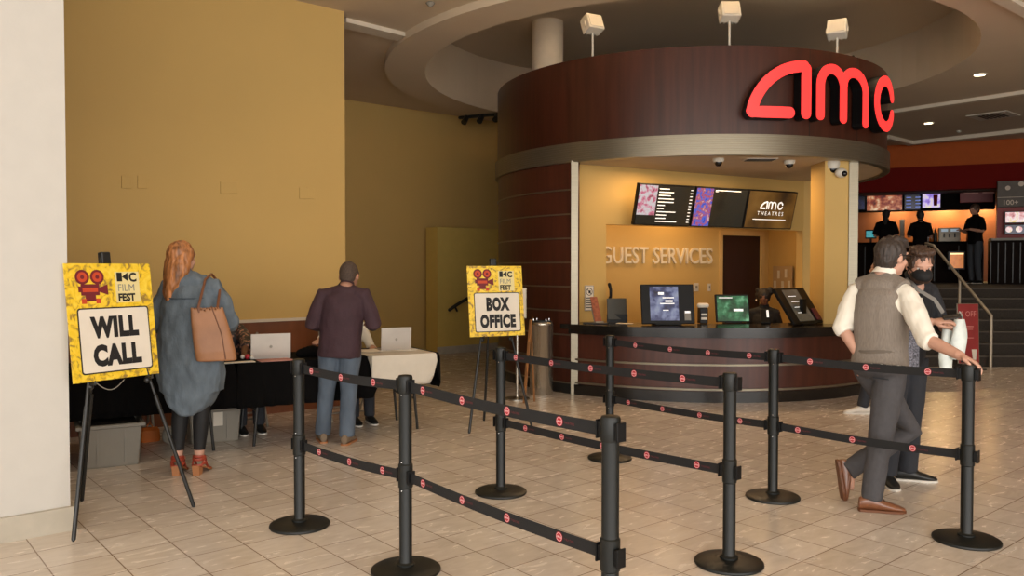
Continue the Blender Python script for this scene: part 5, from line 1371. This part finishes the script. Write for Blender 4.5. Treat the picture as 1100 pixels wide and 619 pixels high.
hair_cap(w, HH, M['hair_brown'], 1.05, voxel=.01); shirt(w, S, M['wshirt'], None, to=1.75, voxel=.01); trousers(w, S, M['dtrouser'], voxel=.012, end=1.04)
for k in 'RL': shoe(w, S['an' + k], S['F'], .95, M['black'], M['sole'])
chair(sp2.x, sp2.y, rzf, 'brown folding chair behind the plum shirted man')
sp3 = T2 + TD * 1.1 + TN * 1.25; chair(sp3.x, sp3.y, rzf, 'brown folding chair behind the left table')
# laptops
def laptop(p, rz, lb, w=.33, ang=15):
    t = thing('laptop', lb, 'laptop', p, rz); bm = B(); box(bm, (-w / 2, 0, 0), (w / 2, .22, .014), None, .003); obj('keyboard_base', bm, M['laptop'], t, local=True)
    mm = Matrix.Rotation(PI / 2 + R_(ang), 4, 'X'); bm = B(); box(bm, (-w / 2, .01, -.004), (w / 2, .225, .004), mm, .002)
    l = obj('lid', bm, M['laptop'], t, local=True)
    bm = B(); box(bm, (-w / 2 + .01, .02, -.006), (w / 2 - .01, .215, -.0042), mm); obj('display', bm, M['glass'], l, local=True)
    bm = B(); ell(bm, mm @ V((0, .11, .0042)), [V((.013, 0, 0)), V((0, .002, 0)), V((0, 0, .015))], 14, 6); obj('emblem', bm, M['bin'], l, local=True)
def on_table(s, d): return T1 + TD * s + TN * d + Z * .737
laptop(at(290, 385, 7.2) * V((1, 1, 0)).length if False else V((-2.13, 7.22, .7385)), R_(22), 'silver laptop seen from behind, left one, beside the floral blouse', .34, ang=5)
laptop(V((-1.115, 7.86, .746)), R_(25), 'silver laptop seen from behind on the white cloth, right of the plum shirted man', .30, ang=5)
p = V((-1.78, 7.42, .739)); bm = B()
limb(bm, [p + V((-.14, -.03, .03)), p + V((-.03, .0, .045)), p + V((.08, .03, .035)), p + V((.13, .06, .025))], [(.04, .05), (.05, .06), (.045, .05), (.03, .04)], n=12)
ell(bm, p + V((-.05, .04, .05)), [V((.07, 0, 0)), V((0, .05, 0)), V((0, 0, .045))])
o = remeshed('black_bag', bm, M['cloth'], None, .01, 2, .008); tag(o, 'small slumped black bag on the table between laptop and plum shirted man', 'bag')
for s_, d_, w_, l_, m_, lb in ((.33, .10, .28, .2, 'pink', 'pinkish sheets at the table front below the left laptop'), (.0, .08, .3, .1, 'paper', 'white sheet at the table front below the floral blouse'), ):
    bm = B(); q = on_table(s_, d_); mx = frame(q, TD, TN)
    for k in range(3): box(bm, (-w_ / 2 + .01 * k, -l_ / 2, .001 + .002 * k), (w_ / 2, l_ / 2 - .008 * k, .0025 + .002 * k), mx @ Matrix.Rotation(.05 * k, 4, 'Z'))
    tag(obj('paper_sheets', bm, M[m_]), lb, 'paper')
for k, (s_, d_, a, lb) in enumerate(((1.33, .33, .1, 'loose white papers on the white cloth beside the laptop'), (1.58, .3, -.2, 'loose white papers near the right end of the white cloth'))):
    bm = B(); q = T1 + TD * s_ + TN * d_ + Z * .745; mx = frame(q, TD, TN)
    for j in range(4): box(bm, (-.14, -.1, .002 * j + .001), (.14, .1, .0025 + .002 * j), mx @ Matrix.Rotation(a + .2 * j, 4, 'Z'))
    tag(obj('paper_sheets', bm, M['paper']), lb, 'paper')
for k, (dx, r_) in enumerate(((-.02, .02), (.03, .024), (.075, .018))):
    q = at(263, 380, 7.18); bm = B(); q.z = .739 + r_; ell(bm, q + V((dx, -.02 * k, 0)), [V((r_, 0, 0)), V((0, r_, 0)), V((0, 0, r_))])
    tag(obj('ornament', bm, M['sole'] if k != 1 else M['redtag'], smooth=True), ['small white ball on the table below the tote bag, left one', 'small red ball on the table between two white ones', 'small white ball on the table beside the laptop, right one'][k], 'ornament')
# wall plates on ochre wall
for k, (u, v, lb) in enumerate(((137, 196, 'first from the left'), (154, 196, 'second from the left'), (242, 202, 'third from the left'), (251, 202, 'fourth from the left'), (326, 208, 'fifth from the left'), (334, 208, 'rightmost'))):
    m_ = (u - 550) / FPX; a = y0 ; tt_ = (m_ * y0.y - y0.x) / (E1.x - m_ * E1.y); q = y0 + E1 * tt_; z = CAMH + (HOR - v) / FPX * q.y
    mx = frame(q - E2 * .0 + Z * z, E1, Z)
    t = thing('wall_plate', 'small blank plate painted ochre on the wall, %s' % lb, 'wall plate', mx.translation, 0, 'blank plates on the ochre wall')
    bm = B(); box(bm, (-.045, -.06, 0), (.045, .06, .012), mx, .003); obj('plate', bm, M['yellow'], t)
    bm = B(); cyl(bm, mx @ V((0, .04, .012)), mx @ V((0, .04, .014)), .005, n=8); cyl(bm, mx @ V((0, -.04, .012)), mx @ V((0, -.04, .014)), .005, n=8); obj('screw', bm, M['yellow'], t)

# ================================================================== CONCESSION AREA
bm = B()
for i in range(7): box(bm, (4.6, 12.72 + i * .28, i * .17), (13.5, 15.0, (i + 1) * .17 - .0))
st_ = struct('floor_stairs', bm, M['carpet'])
bm = B()
for i in range(7): box(bm, (4.6, 12.715 + i * .28, (i + 1) * .17 - .02), (13.5, 12.745 + i * .28, (i + 1) * .17 + .003))
struct('trim_stair_nosing', bm, mat('stair_nosing', (78, 70, 60), .6))
bm = B(); box(bm, (4.6, 15.0, 0), (13.5, 25, 1.19)); struct('floor_upper', bm, M['carpet'])
# handrail
M['rail'] = mat('rail_metal', (176, 164, 144), .4, .3)
t = thing('stair_handrail', 'pale metal handrail climbing the dark stairs at the right', 'handrail', (7.38, 12.6, 0))
a = at(1065, 340, 12.62)
bm = B(); limb(bm, [V((a.x, a.y, a.z)), V((a.x, a.y + .02, a.z + .02)), at(1003, 264, 14.32), V((7.37, 14.6, 1.98))], [.024] * 4, n=12); obj('rail', bm, M['rail'], t, smooth=True)
bm = B(); limb(bm, [V((a.x, a.y, 0)), a], [.022] * 2, n=12, rcap=False); obj('post', bm, M['rail'], t, smooth=True)
q = at(1031, 298, 13.55); bm = B(); limb(bm, [V((q.x, q.y, .51)), V((q.x, q.y, q.z))], [.02] * 2, n=12, rcap=False); obj('post', bm, M['rail'], t, smooth=True)
bm = B(); cyl(bm, (7.37, 14.6, 1.18), (7.37, 14.6, 1.98), .02); obj('post', bm, M['rail'], t, smooth=True)

O = V((8.79, 19.2, 0)); cx_ = V((.916, -.401, 0)).normalized(); cn = V((-cx_.y, cx_.x, 0))
def CP(u, y, z=0):
    m_ = (u - 550) / FPX; o_ = O + cn * y; s_ = (m_ * o_.y - o_.x) / (cx_.x - m_ * cx_.y); return o_ + cx_ * s_ + Z * z
def zz(v, Y): return CAMH + (HOR - v) / FPX * Y
cf = frame(O, cx_, Z)   # local x along, y up, z toward viewer (=-cn)
bm = B(); wallseg(bm, (O - cx_ * 6)[:2], (O + cx_ * 5.2)[:2], 3.85, CZ + .05, .3); struct('wall_concession_upper', bm, M['orangew'])
bm = B(); a = O - cn * .1; wallseg(bm, (a - cx_ * 6)[:2], (a + cx_ * 5.2)[:2], 3.32, 3.86, .35); struct('wall_concession_fascia', bm, M['darkred'])
bm = B(); a = O + cn * .2; wallseg(bm, (a - cx_ * 6)[:2], (a + cx_ * 5.2)[:2], 3.3, 3.34, 3.4); struct('ceiling_concession', bm, mat('dark_ceiling', (60, 40, 30), .8))
bm = B(); a = O + cn * 3.5; wallseg(bm, (a - cx_ * 7)[:2], (a + cx_ * 5.2)[:2], 1.19, CZ, .2); struct('wall_concession_back', bm, M['sinkw'])
bm = B(); a = O + cn * .9; wallseg(bm, CP(915, .9)[:2], CP(1068, .9)[:2], 2.92, 3.42, .25); struct('wall_menu_header', bm, M['matte'])
# menu panels
def cscreen(u0, u1, v0, v1, y, kind, lb, cat='screen', name='menu_screen', m=None, group='concession menu screens'):
    p, q = CP(u0, y), CP(u1, y); Y = (p.y + q.y) / 2; z0, z1 = zz(v1, Y), zz(v0, Y)
    t = thing(name, lb, cat, p + Z * z0, 0, group); L = (q - p).length; mx = frame(p + Z * z0, cx_, Z)
    bm = B(); box(bm, (0, 0, -.05), (L, z1 - z0, 0), mx, .006); obj('bezel', bm, M['blackplastic'], t)
    bm = B(); g = .02; quad(bm, [mx @ V(k) for k in ((g, g, .003), (L - g, g, .003), (L - g, z1 - z0 - g, .003), (g, z1 - z0 - g, .003))]); d = obj('display', bm, m or SM[kind], t, normals=False)
    return t, d, mx, L, z1 - z0
cscreen(917, 929, 208, 226, .82, 'navy', 'dark menu screen at the far left, half hidden by the booth column')
cscreen(929.5, 969, 208, 227, .82, 'food', 'menu screen with a picture of red and white food')
t, d, mx, L, h = cscreen(970, 988, 208, 226, .82, 'navy', 'dark blue menu screen with small pale text lines')
bm = B()
for k in range(5):
    for j in range(2): box(bm, (.05 + j * .2, .07 + k * .075, .004), (.05 + j * .2 + .11, .09 + k * .075, .006), mx)
obj('text_lines', bm, mat('blue_text', (120, 140, 220), .5, emit=(120, 140, 220), estr=.6), d)
t, d, mx, L, h = cscreen(989, 1010, 206, 224, .80, 'violet', 'violet and white menu screen showing a tall drink cup')
bm = B(); rings(bm, [ringpts(mx @ V((L * .72, z, .004)), cx_, Z, .0, .0, 3) for z in (0,)], cap=False) if False else None
prism(bm, [(L * .62, .06), (L * .8, .06), (L * .83, h * .8), (L * .59, h * .8)], .004, .008, mx); obj('cup_picture', bm, M['darkred'], d)
p, q = CP(1030, .7), CP(1066, .7); zc = zz(217, 18.9); t = thing('header_sign', 'dark red header sign with faint pale words over the counter', 'sign', p + Z * zc)
mx = frame(p + Z * zc, cx_, Z); L = (q - p).length; bm = B(); box(bm, (0, 0, -.05), (L, .42, 0), mx, .01); obj('panel', bm, mat('maroon_panel', (110, 24, 24), .5), t)
bm = B(); box(bm, (.08, .2, .001), (.38, .25, .006), mx); box(bm, (.46, .2, .001), (.7, .25, .006), mx); obj('faint_words', bm, mat('faint_words_paint', (170, 110, 100), .5), t)
# grey board 100+
p, q = CP(1070, -.2), CP(1104, -.2); Y = p.y; z0, z1 = zz(223, Y), zz(195, Y); mx = frame(p + Z * z0, cx_, Z); L = (q - p).length
t = thing('drink_board', 'grey overhead board reading 100+ with pale circles, at the right edge', 'sign', p + Z * z0)
bm = B(); box(bm, (0, 0, -.08), (L, z1 - z0, 0), mx, .01); obj('panel', bm, M['greyboard'], t)
bm = B(); put_text(bm, '100+', .15, mx @ Matrix.Translation((L * .42, .05, .004)), bold=.002); obj('lettering', bm, mat('pale_board_ink', (206, 190, 170), .5), t)
bm = B()
for (x, y, r_) in ((.62, .36, .1), (.45, .5, .055), (.2, .42, .05)): rings(bm, [[mx @ V((x + r_ * math.cos(2 * PI * i / 20), y + r_ * math.sin(2 * PI * i / 20), z)) for i in range(20)] for z in (0, .006)])
box(bm, (0, .21, 0), (L, .22, .005), mx); obj('circles', bm, mat('pale_board_ink', (206, 190, 170), .5), t)
t, d, mx, L, h = cscreen(1078, 1104, 227, 240, -.22, 'pinkfood', 'bright screen with white and pink food picture at the right edge', m=SM['pinkfood'])
t, d, mx, L, h = cscreen(1078, 1104, 241, 252, -.22, 'violet', 'lower violet screen with three round pictures at the right edge', m=screen_mat('display_dim_violet', 'navy'))
bm = B()
for k in range(3):
    x = .09 + k * .19; rings(bm, [[mx @ V((x + .065 * math.cos(2 * PI * i / 16), h / 2 + .065 * math.sin(2 * PI * i / 16), z)) for i in range(16)] for z in (.004, .006)])
obj('round_pictures', bm, SM['pinkfood'], d)
bm = B(); p, q = CP(1070, -.1), CP(1110, -.1); wallseg(bm, p[:2], q[:2], 1.19, 3.0, .15); struct('wall_red_right', bm, mat('red_paint', (140, 28, 26), .5))
# counters
def ccounter(u0, u1, y, d_, h, lb, top, front):
    p, q = CP(u0, y), CP(u1, y); t = thing('concession_counter', lb, 'counter', p + Z * 1.19)
    bm = B(); wallseg(bm, p[:2], q[:2], 1.19, 1.19 + h - .05, d_); obj('cabinet', bm, front, t)
    bm = B(); pp = p - cn * .04; qq = q - cn * .04; wallseg(bm, pp[:2], qq[:2], 1.19 + h - .05, 1.19 + h, d_ + .04); obj('countertop', bm, top, t)
    for k in range(7):
        bm = B(); e = p.lerp(q, k / 6) - cn * .01; wallseg(bm, (e - cx_ * .01)[:2], (e + cx_ * .01)[:2], 1.22, 1.19 + h - .1, .02); obj('panel_seam', bm, M['black'], t)
ccounter(905, 1056, .9, .6, .98, 'dark concession counter behind the standing staff on the upper level', M['matte'], mat('dark_counter_front', (26, 17, 13), .8, spec=.1))
ccounter(1064, 1112, -.5, .5, 1.0, 'dark counter with pale top edge at the right picture edge', M['bin'], mat('dark_brown_front', (26, 19, 16), .8, spec=.1))
# equipment on counter
def cbox(u0, u1, v0, v1, y, d_, name, lb, cat, m, base=None):
    p, q = CP(u0, y), CP(u1, y); z0, z1 = base if base else zz(v1, p.y), zz(v0, p.y); t = thing(name, lb, cat, p + Z * z0); mx = frame(p + Z * z0, cx_, Z); L = (q - p).length; h = z1 - z0
    bm = B(); box(bm, (0, 0, -d_), (L, h, 0), mx, .01); obj('housing', bm, m, t); return t, mx, L, h
CT_ = 2.17
t, mx, L, h = cbox(1008, 1031, 245, 262, 1.05, .4, 'drink_machine', 'steel drink machine with lit panels on the concession counter', 'machine', mat('dull_steel', (120, 112, 100), .4, .5), CT_)
bm = B(); box(bm, (.05, h * .72, .0), (L * .42, h * .92, .01), mx); box(bm, (L * .55, h * .72, .0), (L * .92, h * .92, .01), mx); obj('lit_panel', bm, mat('lit_grey', (150, 160, 170), .5, emit=(150, 165, 175), estr=.7), t)
bm = B(); 
for k in range(3): box(bm, (L * (.22 + .25 * k), h * .3, 0), (L * (.28 + .25 * k), h * .6, .05), mx, .005)
obj('nozzle', bm, M['black'], t)
t, mx, L, h = cbox(1018, 1037, 270, 289, .5, .3, 'warming_case', 'glowing glass food warmer below the counter behind the handrail', 'display case', M['black'], 1.5)
bm = B(); box(bm, (.04, .04, .0), (L - .04, h * .8, .01), mx); obj('glass_front', bm, mat('warm_glow', (200, 120, 50), .3, emit=(230, 130, 50), estr=.55, var=.3, vscale=10), t)
bm = B(); box(bm, (.04, h * .82, .0), (L - .04, h * .9, .015), mx); obj('lamp_strip', bm, mat('warm_strip', (255, 210, 140), .3, emit=(255, 215, 150), estr=1.5), t)
t, mx, L, h = cbox(929, 941, 247, 258, 1.1, .1, 'register_screen', 'small cyan register screen behind the vested man', 'screen', M['blackplastic'], CT_ + .1)
bm = B(); box(bm, (.02, .03, .0), (L - .02, h - .03, .006), mx); obj('display', bm, SM['cyan'], t)
bm = B(); box(bm, (L * .4, -.1, -.08), (L * .6, 0, -.03), mx); obj('stand', bm, M['blackplastic'], t)
t, mx, L, h = cbox(966, 971, 236, 256, 1.1, .1, 'cup_stack', 'tall pale stack of cups between two staff members', 'cup stack', M['paper'], CT_)
t, mx, L, h = cbox(985, 1000, 240, 258, 1.25, .3, 'popcorn_cabinet', 'dark boxy machine behind the middle staff member', 'machine', mat('dark_steel', (70, 56, 44), .4, .4), CT_)
bm = B(); box(bm, (.04, .1, .0), (L - .04, h - .1, .008), mx); obj('window', bm, M['glass'], t)
for k in range(4):
    u = 1000 + k * 4 if k < 2 else 1034 + k * 3; p = CP(u, 1.25); bm = B(); lathe(bm, [(.04, 0), (.05, .02), (.045, .22), (.02, .26), (.02, .32)], V((p.x, p.y, CT_)), 14); tag(obj('syrup_bottle', bm, M['black'] if k % 2 else mat('amber_glass', (150, 80, 30), .2), smooth=True), 'small bottle on the concession counter behind the staff', 'bottle', 'bottles on the concession counter')
# staff
def staff(u, y, F, h, lb, skin, hairm, mshirt, mtr, arms=None, hairfn=None):
    p = CP(u, y); S, P = std((p.x, p.y, 1.19), F, h)
    if arms:
        for k, sg_ in (('R', 1), ('L', -1)):
            S['el' + k] = S['sh' + k] + S['R'] * sg_ * .06 - Z * .27 + S['F'] * .02; S['wr' + k] = S['el' + k] + S['F'] * .24 - S['R'] * sg_ * .1 + Z * .05; S['hd' + k] = S['F'] - S['R'] * sg_ * .5; S['pn' + k] = -Z
    w, HH = person('person', lb, S, skin, .013)
    hair_cap(w, HH, hairm, 1.08, voxel=.012, extra=hairfn); shirt(w, S, mshirt, None, to=.9, voxel=.013, sleeve=(.075, .072, .07, .06, .05)); trousers(w, S, mtr, voxel=.013, end=1.04)
    for k in 'RL': shoe(w, S['an' + k], S['F'], 1, M['black'], M['sole'])
def longhair(bm, c, f, u, r, s): limb(bm, [c - f * .08 * s, c - f * .1 * s - u * .12, c - f * .09 * s - u * .26], [.05, .055, .03])
staff(1047, -.1, (-.9, -.2), 1.78, 'staff member in black top and jeans facing left on the upper level', M['skin2'], M['hair_brown'], M['matte'], mat('slate_jeans', (52, 56, 62), .8), True)
staff(988, .2, (.2, .95), 1.68, 'staff member in black seen from behind at the middle of the concession', M['skin2'], mat('black_hair', (28, 22, 20), .6), M['matte'], M['matte'], True)
staff(951, .15, (.5, .8), 1.72, 'staff member with long dark hair at the left of the concession', M['skin2'], mat('black_hair', (28, 22, 20), .6), M['matte'], M['matte'], True, longhair)

# red poster stand at the foot of the stairs
p = at(1040, 398, 12.45); p.z = 0
t = thing('poster_stand', 'red upright poster stand at the foot of the stairs beside the handrail', 'sign', p)
mx = Matrix.Translation(p) @ Matrix.Rotation(.05, 4, 'Z') @ Matrix.Rotation(PI / 2 - R_(3), 4, 'X')
bm = B(); box(bm, (-.17, .08, 0), (.17, 1.0, .02), mx, .004); obj('frame', bm, M['alum'], t)
bm = B(); box(bm, (-.158, .09, .02), (.158, .99, .024), mx); pp = obj('poster', bm, M['redpost'], t)
bm = B(); put_text(bm, '$ OFF', .12, mx @ Matrix.Translation((-.0, .80, .026)), xs=.8); box(bm, (-.06, .64, .025), (.08, .655, .026), mx); box(bm, (-.05, .6, .025), (.07, .61, .026), mx); box(bm, (-.04, .47, .025), (.08, .48, .026), mx); obj('print', bm, mat('poster_pink_ink', (214, 140, 130), .5), pp)
bm = B(); prism(bm, [(.06, .14), (.11, .14), (.125, .3), (.045, .3)], .024, .027, mx, 0); prism(bm, [(-.1 + .05 * math.cos(a), .2 + .05 * math.sin(a)) for a in [2 * PI * i / 16 for i in range(16)]], .024, .027, mx, 1); prism(bm, [(-.13, .1), (.1, .1), (.1, .13), (-.13, .13)], .024, .026, mx, 1)
obj('food_picture', bm, [M['paper'], M['black']], pp)
bm = B(); box(bm, (-.2, -.15, 0), (.2, .15, .015), Matrix.Translation(p), .004); box(bm, (-.02, -.02, 0), (.02, .02, .12), Matrix.Translation(p)); obj('base', bm, M['black'], t)

# downlights in the ceiling
def downlight(x, y, z, lb, e=0):
    t = thing('downlight', lb, 'light', (x, y, z), 0, 'round recessed ceiling lights'); bm = B(); lathe(bm, [(.10, -.012), (.10, .0), (.08, .0), (.075, -.008)], (x, y, z)); obj('ring', bm, M['metalp'], t, smooth=True)
    bm = B(); lathe(bm, [(.074, -.017), (.075, -.011)], (x, y, z)); obj('lens', bm, M['lampglow'], t)
    L = bpy.data.lights.new('lamp', 'SPOT'); L.energy = e; L.color = (1, .78, .52); L.spot_size = R_(110); L.spot_blend = .8; L.shadow_soft_size = .08
    lo = bpy.data.objects.new('lamp', L); COL.objects.link(lo); lo.parent = t; lo.location = (0, 0, -.03)
downlight(6.9, 12.16, CZ, 'round recessed ceiling light right of the booth, nearer one', 90)
downlight(8.2, 16.2, CZ, 'round recessed ceiling light right of the booth, further one', 90)
for (x, y, z, e, lb) in ((9.6, 20.2, 3.3, 80, 'recessed light above the concession counter, middle'), (7.6, 21.1, 3.3, 80, 'recessed light above the concession counter, left'), (11.2, 19.6, 3.3, 80, 'recessed light above the concession counter, right')):
    downlight(x, y, z, lb, e)
# vent & sprinklers
t = thing('ceiling_vent', 'square white ceiling vent with dark slats right of the booth', 'vent', (9.0, 15.4, CZ))
mx = Matrix.Translation((9.0, 15.4, CZ)) @ Matrix.Rotation(R_(40), 4, 'Z'); bm = B(); box(bm, (-.35, -.35, -.02), (.35, .35, 0), mx, .006); obj('frame', bm, M['metalp'], t)
bm = B()
for k in range(6): box(bm, (-.22, -.2 + k * .07, -.03), (.22, -.17 + k * .07, -.018), mx)
obj('slats', bm, M['black'], t)
p = at(465, 5, 9.0)
for (u, v, lb) in ((463, 5, 'small dark sprinkler in the ceiling left of the booth recess'), (1028, 141, 'small pale smoke detector on the ceiling right of the booth')):
    Y = (CZ - CAMH) * FPX / (HOR - v); x = (u - 550) / FPX * Y; bm = B(); lathe(bm, [(.04, -.0), (.05, -.01), (.03, -.035), (.01, -.05)], (x, Y, CZ)); tag(obj('sprinkler' if u < 500 else 'smoke_detector', bm, M['bin'] if u < 500 else M['metalp'], smooth=True), lb, 'sprinkler' if u < 500 else 'smoke detector')
# dark chandelier-like fixture behind the booth at left
t = thing('track_light', 'dark track light fixture high behind the left side of the booth', 'light', at(512, 127, 14.8))
bm = B(); a, b2 = at(494, 124, 15.0), at(545, 126, 14.6); a.z = b2.z = CZ - .12; limb(bm, [a, b2], [.03, .03], n=8); limb(bm, [a.lerp(b2, .5), a.lerp(b2, .5) + Z * .12], [.02, .02], n=8); obj('track', bm, M['black'], t)
for k in range(3):
    q = a.lerp(b2, .15 + .33 * k); bm = B(); cyl(bm, q, q + V((-.05, -.1, -.12)), .045, .055, n=14); obj('lamp_head', bm, M['black'], t)

# ================================================================== LIGHT
W_ = bpy.data.worlds.new('w'); SC.world = W_; W_.use_nodes = True
bg = W_.node_tree.nodes['Background']; bg.inputs[0].default_value = (1.0, .965, .92, 1); bg.inputs[1].default_value = 2.3
def area(name, loc, rot, sx, sy, e, col, parent=None):
    L = bpy.data.lights.new(name, 'AREA'); L.shape = 'RECTANGLE'; L.size = sx; L.size_y = sy; L.energy = e; L.color = col
    o = bpy.data.objects.new(name, L); COL.objects.link(o); o.location = loc; o.rotation_euler = rot; return o
# daylight through the glazed front behind the viewer
area('window_daylight', (3.5, -2.8, 2.0), (R_(106), 0, 0), 14, 3.6, 500, (1, .97, .94))
# booth interior lamps
for x, y, e in ((1.9, 10.2, 16), (3.2, 10.6, 16), (2.6, 12.2, 16), (1.4, 11.4, 10)):
    area('booth_lamp', (x, y, 2.80), (0, 0, 0), .5, .5, e, (1, .62, .28))
# concession back light
area('kitchen_lamp', CP(1010, 3.15, 3.2), (0, 0, 0), .8, .2, 75, (1, .62, .25))
area('kitchen_lamp', CP(1055, 3.15, 3.2), (0, 0, 0), .6, .2, 55, (1, .62, .25))
area('kitchen_lamp', CP(958, 3.15, 3.2), (0, 0, 0), .8, .2, 40, (1, .62, .25))
# warm downlights over table and hall
for x, y, e in ((-2.6, 6.2, 36), (-1.2, 6.8, 26), (-4.5, 4.2, 24), (.3, 6.0, 24)):
    L = bpy.data.lights.new('hall_downlight', 'SPOT'); L.energy = e; L.color = (1, .8, .58); L.spot_size = R_(120); L.spot_blend = .9; L.shadow_soft_size = .15
    o = bpy.data.objects.new('hall_downlight', L); COL.objects.link(o); o.location = (x, y, 4.3)
vs = SC.view_settings; SC.display_settings.display_device = 'sRGB'; vs.view_transform = 'Standard'; vs.look = 'None'; vs.exposure = 0; vs.gamma = 1; vs.use_curve_mapping = False
